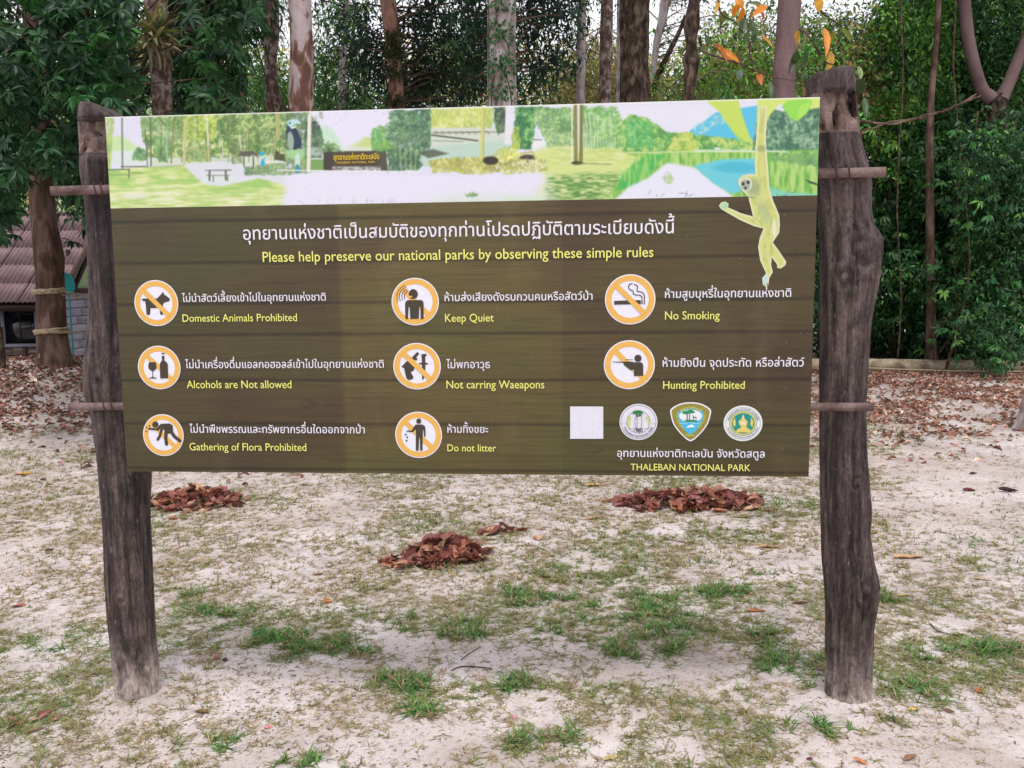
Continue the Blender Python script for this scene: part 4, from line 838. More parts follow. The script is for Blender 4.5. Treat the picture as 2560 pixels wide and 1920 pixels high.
def cut_left(X, Y, Z, T, zz, cx, r, off):
    za, zb = bz(200, 330), bz(200, 263)
    m = (np.sin(T) < .2) * sstep(za - .03, za + .02, Z) * (Z < zb) * (np.cos(T) > -.9); n = fbm(X * 30, Z * 22, 0, 90, 3)
    fr = off - r[:, None] * .95; tgt = fr + .035 + .03 * np.clip(n - .45, 0, .3) * 4
    Y = np.where((m > 0) & (Y < tgt), Y * (1 - m) + tgt * m, Y)
    ztop = bz(178, 228); # slanting top: falls away to the right
    sl = sstep(ztop - .03, ztop, Z) ; return X, Y
def cut_right(X, Y, Z, T, zz, cx, r, off):
    za, zb = bz(1800, 288), bz(1800, 203)
    m = (np.sin(T) < .1) * (Z > za) * (Z < zb); fr = off - r[:, None] * .95
    n = fbm(X * 48, Z * 9, 0, 91, 4); tgt = fr + .016 + .03 * (n - .5) + .10 * np.clip(n - .60, 0, .10) * 6
    Y = np.where((m > 0) & (Y < tgt), tgt, Y)
    return X, Y
def addpost(rows, cut, off, label, seed, slope, knots=(), lumps=()):
    V, F, Ft, zz = profile_post('post', rows, off, cut, label, 1.0, seed, knots, lumps)
    # sink the foot, tilt the sawn top
    zt = zz[-1]; w = sstep(zt - .05, zt, V[:, 2]); V[:, 2] += w * slope(V[:, 0]) + w * .004 * (vnoise(V[:, 0] * 60, V[:, 1] * 60, 0, 5) - .5)
    me = mkmesh('post', V, [F, Ft], None, M_POST, True); me.materials.append(M_ROT)
    o = obj('post', me, sign); o['label'] = label
    return o, V, F
OFF_L, OFF_R = .125, .125
xl = float(B(222, 240, OFF_L)[0]); pl, Vl, Fl = addpost(Lp, cut_left, OFF_L, 'left log post with slanting chipped top', 11, lambda x: -.04 * np.clip((x - xl) / .06, 0, 1.3), [(262, 1290, .02, .006), (300, 1060, .022, .004), (215, 815, .03, .006)])
xr_ = float(B(1795, 160, OFF_R)[0]); pr, Vr, Fr = addpost(Rp, cut_right, OFF_R, 'right log post with burl and rotted hollow under its cap', 23, lambda x: .014 * (x - xr_) / .07, [(1824, 602, .026, .012), (1852, 1046, .02, .009), (1830, 470, .02, .004), (1868, 560, .03, .007), (1870, 1275, .03, .005)], [500, 545, 590, 1280])
for po, V, F, zr, xmn in ((pl, Vl, Fl, (bz(200, 330), bz(200, 262)), -9), (pr, Vr, Fr, (bz(1800, 289), bz(1800, 202)), -9)):
    c = V[F].mean(1); mi = ((c[:, 2] > zr[0]) & (c[:, 2] < zr[1]) & (c[:, 1] < .11)).astype(np.int32); full = np.zeros(len(po.data.polygons), np.int32); full[:len(mi)] = mi
    po.data.polygons.foreach_set('material_index', full)
# hollows: dark slots in the rotted faces
def hollow(pts, off, name='rot_hole'):
    mb = MB(); q = B([p[0] for p in pts], [p[1] for p in pts], off); 
    ngon(mb, q, off); obj(name, mb.me(name, flat('hole_dark', lin(22, 16, 16), .9), colr=False), sign)
# battens running behind the board, in front of the posts
def batten(xa, ya, xb, yb, h, ex=.0, name='batten'):
    a = B(xa, ya, .03); b = B(xb, yb, .03); mb = MB(); n = 40; t = np.linspace(0, 1, n)
    for i in range(n - 1):
        pass
    S = a[0] + (b[0] - a[0]) * t; Zc = a[1] + (b[1] - a[1]) * t + .002 * (vnoise(t * 12, 0, 0, 3) - .5)
    hh = h / 2 * (1 + .08 * (vnoise(t * 20, 0, 0, 4) - .5)); V = []
    for s_, z_, q in zip(S, Zc, hh): V += [[s_, .0165, z_ - q], [s_, .0165, z_ + q], [s_, .040, z_ + q], [s_, .040, z_ - q]]
    F = [[i * 4 + k, i * 4 + (k + 1) % 4, i * 4 + 4 + (k + 1) % 4, i * 4 + 4 + k] for i in range(n - 1) for k in range(4)] + [[3, 2, 1, 0], [(n - 1) * 4, (n - 1) * 4 + 1, (n - 1) * 4 + 2, (n - 1) * 4 + 3]]
    mb.add(V, F); return obj(name, mb.me(name, M_BATTEN, colr=False), sign)
batten(113, 412.5, 1911, 372.5, .030); batten(151, 877.5, 1885, 879, .026)
M_WIRE = flat('rusty_wire', lin(58, 44, 40), .6)
for x, y, hh in ((207, 410, .034), (221, 410, .034), (243, 878, .032), (226, 878, .03), (1806, 375, .034), (1834, 374, .034)):
    q = B(x, y, .02); mb = MB(); P = [[q[0] + .004, .0145, q[1] - hh / 2 - .003], [q[0], .0135, q[1]], [q[0] - .003, .0145, q[1] + hh / 2 + .003], [q[0] - .006, .045, q[1] + hh / 2 + .012]]
    tube(mb, smoothpath(P, 9), .0021, 6); obj('wire_tie', mb.me('wire_tie', M_WIRE, True, False), sign)

# ------------------------------------------------------------------ hills and far woods
def hill():
    x = np.linspace(-160, 160, 80); y = np.linspace(70, 150, 24); X, Y = np.meshgrid(x, y)
    Z = gz(X, Y) + 44 * np.exp(-((X + 62) / 34) ** 2) * sstep(70, 135, Y) + 12 * np.exp(-((X - 75) / 40) ** 2) * sstep(70, 120, Y) + 3 * (fbm(X / 9, Y / 9, 0, 8) - .5) - .5
    i = np.arange(23)[:, None] * 80; j = np.arange(79)[None]; F = np.stack([i + j, i + j + 1, i + 80 + j + 1, i + 80 + j], -1).reshape(-1, 4)
    m = NT('hill_rock_and_scrub', .95, .1); n1 = m.noise(m.coord(), .16, 6, .7); n2 = m.noise(m.coord(), 1.2, 4, .7)
    c = m.mix(m.ramp(n1, [(.42, 0), (.56, 1)]), L(120, 150, 110), L(196, 190, 164)); m.base(m.mix(1.0, c, m.ramp(n2, [(.3, .6), (.7, 1.15)]), 'MULTIPLY'))
    tagp(obj('hill', mkmesh('hill', np.stack([X, Y, Z], -1).reshape(-1, 3), F, None, m.m, True)), 'pale rocky wooded hill', None, None, 'structure')
hill()
G_DARK = lin(np.array([[24, 54, 32], [36, 72, 40], [52, 94, 50], [28, 62, 36]], float)) * 1.3
G_MID = lin(np.array([[56, 98, 54], [72, 116, 58], [94, 136, 66], [48, 88, 50]], float)) * 1.15
G_BRIGHT = lin(np.array([[96, 150, 62], [120, 170, 76], [76, 136, 70], [140, 178, 80]], float)) * 1.2
G_OLIVE = lin(np.array([[140, 136, 82], [120, 124, 70], [160, 146, 96], [96, 110, 62], [150, 120, 90]], float)) * 1.15
G_LANCE = lin(np.array([[24, 48, 34], [34, 60, 44], [46, 72, 44], [30, 50, 50]], float)) * 1.2

def region_points(regs, n, dmin, dmax):
    """clump centres spread through a volume whose sight-line outline is a set of boxes (x0,y0,x1,y1,weight)"""
    w = np.array([r[4] for r in regs], float) * np.array([(r[2] - r[0]) * (r[3] - r[1]) for r in regs]); w /= w.sum()
    k = rng.choice(len(regs), n, p=w); R = np.array([r[:4] for r in regs], float)[k]
    x = rng.uniform(R[:, 0], R[:, 2]); y = rng.uniform(R[:, 1], R[:, 3]); return atY(x, y, rng.uniform(dmin, dmax, n))

def branches(mb, trunk, ends, r0=.02, every=1, seed=0, sag=.0):
    tr = np.asarray(trunk)
    for e in ends[::every]:
        k = np.argmin(np.abs(tr[:, 2] - (e[2] - .25 * np.linalg.norm(e[:2] - tr[:, :2].mean(0)))))
        a = tr[k]; mid = (a + e) / 2 + rng.normal(0, .08, 3) * np.linalg.norm(e - a) + np.array([0, 0, .06 * np.linalg.norm(e - a)])
        P = smoothpath([a, mid, e], 7); Ln = np.linalg.norm(e - a); tube(mb, P, np.linspace(min(r0, .012 * Ln + .004), .003, 7), 5, cap=False)

def trunk_tree(name, pts, Y, bark, label, group=None, crown=None, seed=1, rough=.08, extend=True, ns=40, kw=None):
    """pts: (x, y, width) read off the photograph, top to bottom, at distance Y; the stem is carried to the ground and up out of frame"""
    p = np.array(pts, float); P = atY(p[:, 0], p[:, 1], Y); W = p[:, 2] / FD * ((P - CAM) @ cF) / 2
    P, W = P[::-1], W[::-1]                       # bottom to top
    zg = float(gz(P[0, 0], P[0, 1]))
    if P[0, 2] > zg + .1:
        d = (P[0] - P[1]); d = d / max(abs(d[2]), 1e-3); h = P[0, 2] - zg + .1
        foot = P[0] + np.array([np.clip(d[0], -.12, .12) * h * .5, 0, -h]); P = np.vstack([foot, P]); W = np.concatenate([[W[0] * 1.35], W])
    else: P[0, 2] = zg - .05
    if extend:
        d = P[-1] - P[-2]; d = d / max(d[2], .05); d[:2] = np.clip(d[:2], -.3, .3)
        for k, h in enumerate((1.5, 3.5, 6.0)): P = np.vstack([P, P[len(P) - 1 - k] * 0 + P[-1 - k] + np.array([d[0], d[1], 1]) * h]) if False else np.vstack([P, P[-1] + np.array([d[0] * .8 ** k, 0, 1]) * 2.0]); W = np.concatenate([W, [W[-1] * .82]])
    dz = np.concatenate([[0], np.cumsum(np.linalg.norm(np.diff(P, axis=0), axis=1))]); n = max(ns, int(dz[-1] / .07)); t = np.linspace(0, dz[-1], n)
    C = np.stack([np.interp(t, dz, P[:, k]) for k in range(3)], -1); R = np.interp(t, dz, W)
    kk = np.ones(5) / 5; C = np.stack([np.convolve(np.pad(C[:, k], 2, 'edge'), kk, 'valid') for k in range(3)], -1)
    flare = 1 + .22 * np.exp(-(C[:, 2] - zg) / .22); R = R * flare
    root = empty(name, (P[0, 0], P[0, 1], zg)); tagp(root, label, 'tree', group); O = np.array([P[0, 0], P[0, 1], zg])
    mb = MB(); tube(mb, C - O, R, 28, None, True, rough, seed); obj('trunk', mb.me('trunk', BARK[bark], True, False), root)
    return root, O, C
def add_crown(root, O, C, centres, fn, mat, br=3, r0=.03):
    mb = MB(); fn(mb, centres - O)
    o = obj('crown', mb.me('crown', mat), root)
    if br and len(centres) // br <= 12:
        for e_ in (centres - O)[::br]: mb = MB(); branches(mb, C - O, [e_], r0); obj('branch', mb.me('branch', M_TWIG, True, False), root)
    elif br:
        mb = MB(); branches(mb, C - O, (centres - O)[::br], r0); obj('branches', mb.me('branches', M_TWIG, True, False), root)
GT = 'trees standing behind the sign'
# big-leaved dark tree at left (its own dark stem near the left edge of the sign post)
r, O, C = trunk_tree('broadleaf_tree', [(186, 0, 30), (190, 60, 30), (192, 110, 28), (200, 300, 34), (206, 440, 40)], 12.4, 'dark', 'dark large-leaved tree filling the upper left, stem behind the left sign post', GT, seed=3)
ctr = np.vstack([region_points([(-60, -120, 560, 60, 1.25), (0, 60, 520, 235, 1.25), (-60, 150, 300, 250, 1.2), (-60, 235, 195, 420, 1.3), (150, 240, 235, 330, .8)], 1350, 8.6, 12.5),
                 region_points([(-60, -40, 400, 250, 1), (-60, 235, 150, 420, .8)], 330, 7.6, 8.8), region_points([(-60, 400, 60, 520, 1.), (135, 400, 200, 470, .9), (150, 480, 190, 540, .35), (60, 400, 100, 480, .3)], 75, 8.2, 11)])
pxy = proj(ctr); ctr = ctr[~((pxy[0] > 278) & (pxy[0] < 404) & (ctr[:, 1] < 11.6) & (pxy[1] < 150) & (pxy[1] > 20)) & ~((pxy[0] > 300) & (pxy[0] < 386) & (ctr[:, 1] < 11.6) & (pxy[1] < 260)) & ~((pxy[0] > 60) & (pxy[0] < 150) & (pxy[1] > 370))]
pxy = proj(ctr); ctr = ctr[~((fbm(pxy[0] / 40, pxy[1] / 34, 0, 78, 2) < .40) & (pxy[1] < 330))]
pxy = proj(ctr); ctr = ctr[~((pxy[1] > 400) & (pxy[0] > 40) & (pxy[0] < 130))]
def fn(mb, c): whorls(mb, c, 9, .155, .050, G_DARK * .85, .42, 1)
mb = MB(); fn(mb, ctr - O); obj('crown', mb.me('crown', M_LEAF), r); up = ctr[(proj(ctr)[1] < 210) & (ctr[:, 1] > 9.6)]
mb = MB(); branches(mb, C - O, (up - O)[::6], .03); obj('branches', mb.me('branches', M_TWIG, True, False), r)
# shaded mass of the same wood deeper in
def thicket(name, label, regs, n, d0, d1, L_, W_, pal, per, cat='bush', rad=.35, mat=None, kind=None, droop=.4, group=None, stems=True, lump=False, gaps=0):
    c = region_points(regs, n, d0, d1)
    if gaps: px, py = proj(c); c = c[(fbm(px / 45, py / 40, 0, 77, 2) > gaps) | (py > 240)]; n = len(c)
    if lump:
        px, py = proj(c); q = fbm(px / 55, py / 95, 0, int(regs[0][0]) % 97, 3); dd = d0 + (d1 - d0) * np.clip(1.5 - q * 2 + rng.normal(0, .16, n), 0, 1.2); c = atY(px + rng.normal(0, 14, n), py + rng.normal(0, 26, n), dd); c = c[(fbm(px / 34, py / 60, 3, 5, 2) > .42) & (c[:, 2] > gz(c[:, 0], c[:, 1]) + .1)]; n = len(c)
    base = np.array([c[:, 0].mean(), c[:, 1].mean()]); O = np.array([base[0], base[1], float(gz(*base))])
    root = empty(name, tuple(O)); tagp(root, label, cat, group, kind); mb = MB()
    if lump:
        scatter_leaves(mb, c - O, np.full(len(c), rad), int(n * per * .5), L_ * .9, W_ * .9, pal, droop)
        for rep in range(3): q = c[rng.random(len(c)) < .8]; whorls(mb, q + rng.normal(0, .2, q.shape) - O, 7, L_ * 1.25, W_ * .95, np.vstack([pal, pal * 1.5, pal * .6]), .85)
    else: scatter_leaves(mb, c - O, np.full(len(c), rad), n * per, L_, W_, pal, droop)
   
    obj('foliage', mb.me('foliage', mat or M_LEAF), root)
    if stems:
        for i in range(0, len(c), max(1, len(c) // (5 if lump else 12))):
            f = np.array([c[i, 0] + rng.normal(0, .3), c[i, 1] + .3, float(gz(c[i, 0], c[i, 1])) - .05]); mid = (f + c[i]) / 2 + rng.normal(0, .2, 3) * np.array([1, 1, .2])
            mb = MB(); tube(mb, smoothpath([f - O, mid - O, c[i] - O], 8), np.linspace(.028, .006, 8), 5, cap=False); obj('stem', mb.me('stem', M_TWIG, True, False), root)
    return root
thicket('understorey_tree', 'dense dark foliage mass behind the large-leaved tree at far left', [(-140, -100, 470, 240, 1), (-140, 240, 230, 420, 1.)], 620, 13.6, 16.5, .17, .055, G_DARK * .9, 26, 'tree', .55, stems=False, gaps=.47)
# narrow drooping-leaved tree right of the fern trunk
thicket('drooping_tree', 'dark tree with long drooping leaves between fern trunk and mottled trunks', [(390, -80, 520, 90, 1), (390, 90, 500, 180, 1), (375, 180, 470, 244, 1), (480, -80, 560, 40, .6)], 190, 11.6, 14, .24, .04, G_DARK, 20, 'tree', .4, droop=1.1)
T = {}
def tt(key, *a, **k): T[key] = trunk_tree(*a, **k)
tt('rope', 'roped_tree', [(70, 0, 42), (84, 250, 46), (91, 432, 51), (97, 498, 52), (104, 540, 58), (106, 560, 62), (107, 585, 56), (109, 650, 57), (113, 716, 58), (117, 760, 62), (119, 790, 66)], 13.0, 'brown', 'brown trunk wrapped with two turns of rope, left of the sign', GT, seed=5, rough=.07)
tt('fern', 'fern_tree', [(337, 0, 46), (341, 84, 46), (348, 151, 44), (351, 250, 40)], 11, 'lichen', 'lichen-spotted trunk carrying a strap-leaved fern, above the sign', GT, seed=7)
tt('c', 'ringed_tree', [(585, 0, 35), (587, 70, 33), (584, 150, 24), (592, 240, 34)], 17, 'lichen', 'slim ringed trunk just left of the large mottled trunk', GT, seed=9)
tt('d', 'mottled_tree', [(647, 0, 49), (651, 70, 48), (652, 117, 50), (650, 180, 52), (651, 240, 53)], 11, 'mottled', 'large flaky trunk mottled pink grey and brown, behind the hornbill picture', GT, seed=11, rough=.04)
tt('e', 'slender_tree', [(750, 0, 10), (748, 60, 11), (740, 130, 15), (738, 240, 16)], 20, 'pale', 'thin straight grey trunk right of the mottled trunk', GT, seed=13)
tt('f', 'reddish_tree', [(838, 0, 36), (846, 70, 34), (853, 140, 30), (857, 235, 36)], 14, 'red', 'smooth reddish trunk with dark creeper leaves round its middle', GT, seed=15, rough=.04)
tt('s1', 'small_tree', [(790, 60, 7), (788, 150, 10), (786, 240, 16)], 24, 'pale', 'short pale stem between the thin grey and reddish trunks', GT, seed=17)
tt('s2', 'leaning_tree', [(508, 60, 9), (513, 110, 11), (521, 185, 11), (530, 240, 12)], 16, 'red', 'very thin reddish trunk in the gap right of the drooping leaves', GT, seed=19)
tt('s3', 'stooping_tree', [(470, 130, 12), (480, 165, 18), (497, 210, 22), (512, 246, 24)], 15, 'lichen', 'short trunk stooping to the left behind the sign top', GT, seed=21, extend=False)
tt('g', 'vine_tree', [(1084, 0, 62), (1084, 120, 62), (1084, 240, 64)], 12, 'pale', 'broad pale trunk with a green vine climbing it, above the sign centre', GT, seed=23, rough=.03)
tt('h', 'white_tree', [(1257, 0, 19), (1256, 100, 20), (1254, 235, 20)], 16, 'pale', 'narrow whitish trunk right of the vine trunk', GT, seed=25, rough=.05)
tt('i', 'grey_tree', [(1311, 0, 26), (1309, 120, 28), (1307, 235, 28)], 14, 'lichen', 'grey patchy trunk between the whitish and the thick dark trunk', GT, seed=27)
tt('j2', 'hidden_tree', [(1337, 0, 9), (1337, 100, 9), (1336, 235, 10)], 20, 'pale', 'thin pale stem half hidden behind the thick dark trunk', GT, seed=29)
tt('j', 'rough_tree', [(1373, 0, 64), (1372, 90, 66), (1371, 160, 60), (1372, 240, 62)], 12, 'dark', 'thickest trunk, dark and rough barked, right of the sign centre', GT, seed=31, rough=.22)
tt('k2', 'pink_tree', [(1440, -20, 22), (1430, 50, 18), (1420, 82, 16), (1412, 140, 13), (1405, 240, 14)], 20, 'pale', 'pale pinkish leaning stem right of the thick dark trunk', GT, seed=33)
tt('k3', 'forked_tree', [(1482, 30, 8), (1469, 66, 9), (1443, 117, 12), (1418, 170, 14), (1405, 240, 16)], 18, 'dark', 'dark bough slanting up rightwards beside the thick dark trunk', GT, seed=35, extend=False)
tt('k', 'gnarled_tree', [(1500, 0, 20), (1497, 30, 26), (1492, 55, 34), (1491, 95, 21), (1494, 115, 26), (1494, 130, 42), (1491, 150, 32), (1489, 190, 25), (1487, 240, 24)], 9, 'dark', 'gnarled knotted dark trunk left of the orange leaves', GT, seed=37, rough=.3)
tt('l', 'leaning_smooth_tree', [(1706, 0, 49), (1700, 90, 48), (1694, 160, 48), (1691, 240, 48)], 9, 'smooth', 'smooth purple-grey trunk just left of the right sign post', GT, seed=39, rough=.02)
GR = 'jungle trees on the right'
tt('m', 'thin_jungle_tree', [(2027, -20, 12), (2026, 52, 12), (2020, 117, 12), (2011, 208, 14), (2008, 312, 17), (2008, 430, 17), (2010, 600, 19), (2012, 760, 22)], 14.9, 'brown', 'thin spotted trunk rising through the leaves right of the sign post', GR, seed=41)
tt('v', 'fork_trunk_tree', [(2150, 200, 50), (2152, 260, 46), (2154, 430, 44), (2154, 600, 46), (2154, 765, 56)], 15.4, 'dark', 'dark forked tree at right with two smooth purple limbs', GR, seed=43, extend=False)
r, O, C = T['v']
for pts in ([(2080, -60, 22), (2085, 26, 24), (2095, 104, 25), (2119, 188, 25), (2142, 214, 30)], [(2240, 20, 20), (2211, 99, 22), (2178, 182, 25), (2162, 214, 30)]):
    p = np.array(pts, float); P = atY(p[:, 0], p[:, 1], 15.3) - O; mb = MB(); Q = smoothpath(P, 30); tube(mb, Q, np.interp(np.linspace(0, 1, 30), np.linspace(0, 1, len(p)), p[:, 2] / FD * 15.4 / 2), 18, None, True, .05, 3); obj('limb', mb.me('limb', BARK['smooth'], True, False), r)
tt('bg1', 'far_dark_tree', [(2178, -20, 16), (2176, 130, 18), (2176, 400, 18), (2176, 600, 20)], 19, 'dark', 'dark straight trunk behind the forked tree', GR, seed=45)
tt('bg2', 'far_slim_tree', [(1912, 60, 8), (1908, 150, 10), (1900, 240, 12), (1895, 330, 13), (1890, 500, 14)], 18, 'brown', 'slim brown trunk nearest the right sign post, deep in the leaves', GR, seed=47)
tt('bg3', 'far_mossy_tree', [(1992, -20, 16), (1993, 26, 16), (1990, 104, 16), (1984, 250, 18), (1980, 400, 18)], 19, 'dark', 'dark trunk close left of the thin spotted trunk', GR, seed=49)
tt('edge', 'edge_tree', [(2360, 300, 54), (2305, 560, 58), (2266, 740, 60), (2250, 850, 64), (2240, 920, 68), (2236, 950, 74)], 8.4, 'pale', 'pale grey trunk cut off by the right edge of the picture', None, seed=51)

def scat(rad, per, L_, W_, pal, droop=.4):
    def f(mb, c): scatter_leaves(mb, c, np.full(len(c), rad), len(c) * per, L_, W_, pal, droop)
    return f
def crown_for(key, regs, n, dd, f, br=3, r0=.025, mat=None, fr=.45):
    r, O, C = T[key]; Y = O[1]; c = region_points(regs, n, Y + fr, Y + fr + 1.8 * dd); add_crown(r, O, C, c, f, mat or M_LEAF, br, r0)
crown_for('c', [(430, -120, 640, 40, .8), (450, 40, 560, 120, .5), (540, 70, 610, 200, .9), (560, 130, 632, 236, .9), (500, 150, 600, 238, .8)], 170, 2.0, scat(.40, 48, .12, .026, G_MID * 1.45), 4, fr=.3)
crown_for('d', [(480, -200, 900, -60, 1), (676, -60, 740, 30, .6)], 40, 1.8, scat(.4, 30, .13, .035, G_MID), 4, .03)
crown_for('e', [(676, 20, 800, 60, .5), (680, 70, 790, 150, .8), (676, 150, 740, 240, .9), (690, 0, 830, 40, .7)], 80, 2.2, scat(.36, 46, .16, .042, G_MID), 4)
crown_for('f', [(700, 20, 960, 110, .22), (760, 80, 860, 190, .9), (870, 120, 1050, 236, 1.1), (900, 60, 1050, 140, .5), (880, -60, 1060, 60, .5), (740, 200, 900, 238, .35)], 150, 2.2, scat(.30, 44, .16, .046, G_LANCE * 1.3), 2, .02)
crown_for('g', [(980, -60, 1056, 100, .9), (1000, 90, 1056, 210, .75), (1116, -60, 1250, 60, .9), (1116, 50, 1210, 120, .75), (1112, 110, 1190, 236, .8), (1180, 110, 1230, 170, .5)], 85, 1.9, scat(.30, 42, .155, .046, G_LANCE * 1.3), 2, .02)
crown_for('i', [(1230, -120, 1400, 20, .7), (1280, 10, 1320, 40, .4)], 30, 1.5, scat(.3, 30, .13, .04, G_MID), 3)
crown_for('j', [(1300, -200, 1500, -30, .6), (1330, 0, 1350, 60, .5), (1400, 170, 1440, 238, .7)], 26, .8, scat(.25, 24, .12, .034, G_MID), 4)
crown_for('k', [(1430, -100, 1560, -20, .5), (1530, 60, 1600, 120, .25), (1500, 150, 1600, 230, .3)], 22, .8, scat(.22, 16, .10, .03, G_MID), 2, .012)
crown_for('k2', [(1400, 0, 1640, 60, .5), (1420, 60, 1600, 130, .6)], 40, 2, scat(.5, 24, .09, .03, G_OLIVE), 1, .012)
crown_for('h', [(1200, 60, 1320, 200, .3)], 16, 1.5, scat(.5, 20, .08, .03, G_OLIVE), 1, .012)
crown_for('l', [(1600, -200, 1900, -40, .8)], 30, 1.0, scat(.35, 30, .12, .04, G_MID), 4)
# jungle on the right: crowns by tree, top light put into leaf colours: bright above, dark drapery below
crown_for('m', [(1900, -60, 2080, 100, 1), (1940, 90, 2060, 240, .8), (1900, 120, 1990, 200, .6)], 230, 1.2, scat(.3, 42, .135, .05, np.vstack([G_MID, G_BRIGHT * .7])), 0)
crown_for('v', [(2030, -60, 2260, 120, 1), (2100, 110, 2260, 230, .8), (2120, 210, 2230, 300, .5), (2060, 230, 2140, 360, .6)], 300, 1.4, scat(.32, 44, .115, .04, np.vstack([G_DARK, G_MID])), 0)
crown_for('bg1', [(1990, 0, 2300, 330, 1)], 260, 1.0, scat(.5, 40, .14, .05, G_DARK), 8)
crown_for('bg2', [(1800, 20, 1960, 120, .35), (1830, 120, 2000, 260, .9), (1850, 250, 1990, 400, .8)], 230, 1.3, scat(.42, 44, .13, .05, np.vstack([G_MID, G_BRIGHT, G_BRIGHT])), 5)
crown_for('bg3', [(1860, 60, 2100, 300, 1), (1900, 300, 2050, 420, .7)], 220, 1.0, scat(.42, 40, .13, .05, np.vstack([G_MID, G_BRIGHT, G_BRIGHT * .8])), 7)
GV = 'vine-covered thickets behind the log edging'
thicket('vine_thicket', 'dark vine-draped thicket just right of the sign post', [(1745, 250, 1800, 800, 1.), (1868, 300, 2010, 500, .8), (1862, 480, 2010, 800, 1.2)], 640, 14.9, 17.6, .155, .056, np.vstack([G_DARK, G_DARK, G_MID]) * .85, 44, 'bush', .34, group=GV, lump=True)
thicket('vine_thicket', 'tall leafy thicket left of the forked tree, brightest in the middle', [(1960, 400, 2110, 800, 1.1), (1990, 260, 2090, 420, .8)], 560, 14.9, 17.6, .155, .056, np.vstack([G_DARK, G_DARK, G_MID]) * .95, 44, 'bush', .34, group=GV, lump=True)
thicket('vine_thicket', 'dark thicket along the right edge below the forked tree', [(2080, 290, 2290, 800, 1.1)], 600, 13.0, 15.4, .115, .045, np.vstack([G_DARK, G_DARK, G_MID]), 44, 'bush', .34, group=GV, lump=True)
thicket('bright_sapling', 'bright yellow-green sapling between the right sign post and the thin spotted trunk', [(1905, 245, 1975, 380, 1), (1880, 210, 1960, 260, .5)], 70, 16.0, 17.4, .13, .05, G_BRIGHT, 46, 'tree', .3)
thicket('bright_shrub', 'light green shrub low in the thicket beside the forked tree', [(2080, 520, 2110, 700, 1), (2050, 640, 2120, 700, 1)], 40, 14.8, 15.3, .12, .035, G_MID * 1.5, 44, 'bush', .22)
thicket('jungle_backing', 'shaded jungle wall deep behind the right thickets', [(2010, -100, 2400, 200, 1), (1860, 160, 2400, 800, 1), (1735, 120, 1860, 800, .7)], 1200, 18.5, 21, .21, .075, G_DARK, 26, 'forest', .7, kind='stuff', gaps=.33)
# light olive woods beyond the sign, and far-off trees
thicket('olive_thicket', 'sunlit olive and tan thicket beyond the trunks, above the middle of the sign', [(1180, 130, 1420, 240, 1), (1120, 60, 1250, 130, .2), (1240, 80, 1340, 160, .35)], 330, 22, 27, .15, .055, G_OLIVE, 32, 'bush', .6)
thicket('olive_thicket', 'dry tan and yellow-green thicket left of the smooth trunk', [(1500, 110, 1700, 240, 1), (1540, 40, 1680, 130, .6), (1400, 190, 1520, 240, 1)], 330, 16, 21, .12, .045, np.vstack([G_OLIVE, G_BRIGHT]), 36, 'bush', .5)
thicket('olive_thicket', 'yellow-green thicket between the smooth trunk and the right post', [(1710, 30, 1900, 120, .5), (1700, 110, 1900, 300, 1)], 330, 15, 20, .12, .045, np.vstack([G_OLIVE, G_BRIGHT, G_MID]), 36, 'bush', .5)
thicket('olive_thicket', 'far yellowish bush in the gap left of the vine trunk', [(920, 90, 1056, 200, 1)], 90, 24, 28, .15, .06, G_OLIVE * 1.2, 34, 'bush', .6)
thicket('olive_thicket', 'low green thicket behind the left half of the sign', [(430, 200, 900, 250, 1), (540, 160, 700, 210, .5)], 200, 19, 25, .15, .05, G_MID, 34, 'bush', .6)
thicket('far_woods', 'hazy far-off woods closing the view behind the clearing', [(-1400, 120, 3600, 560, 1), (200, 60, 560, 170, .8), (1400, 150, 2400, 230, 1), (1100, 195, 1400, 230, .5)], 3900, 34, 60, .4, .2, np.vstack([G_MID, G_OLIVE]) * 1.1, 22, 'forest', 1.6, kind='stuff', stems=False)
thicket('outer_thicket', 'shaded jungle carrying on beyond the right edge of the picture', [(2330, -100, 3100, 830, 1)], 700, 14.5, 20, .26, .095, G_DARK, 22, 'forest', .7, kind='stuff')
thicket('outer_thicket', 'dark trees carrying on beyond the left edge of the picture', [(-900, -300, -120, 600, 1)], 600, 13, 18, .26, .09, G_DARK, 22, 'forest', .7, kind='stuff')
# unseen high canopy, added above the frame to darken the wood below
for key in ('rope', 'fern', 'c', 'd', 'f', 'g', 'h', 'i', 'j', 'l', 'm', 'v', 'bg1', 'bg2', 'bg3', 'k2', 'e'):
    r, O, C = T[key]; top = C[-1] - O if key != 'v' else np.array([0, 0, 9.5]); zt = max(top[2], 8.5); n = 70
    c = np.array([top[0], .8, zt]) + nrm(rng.normal(size=(n, 3))) * rng.uniform(.4, 1, (n, 1)) ** .5 * np.array([2.6, 2.4, 1.9]); c[:, 2] = np.maximum(c[:, 2], 7.2 if O[1] < 14 else 8.6)
    mb = MB(); scatter_leaves(mb, c, np.full(n, .7), n * 34, .3, .11, G_DARK); obj('shade_crown', mb.me('shade_crown', M_LEAF), r)
    if key == 'v': continue
    mb = MB(); branches(mb, C - O, c[::5], .06); obj('shade_branches', mb.me('shade_branches', M_TWIG, True, False), r)
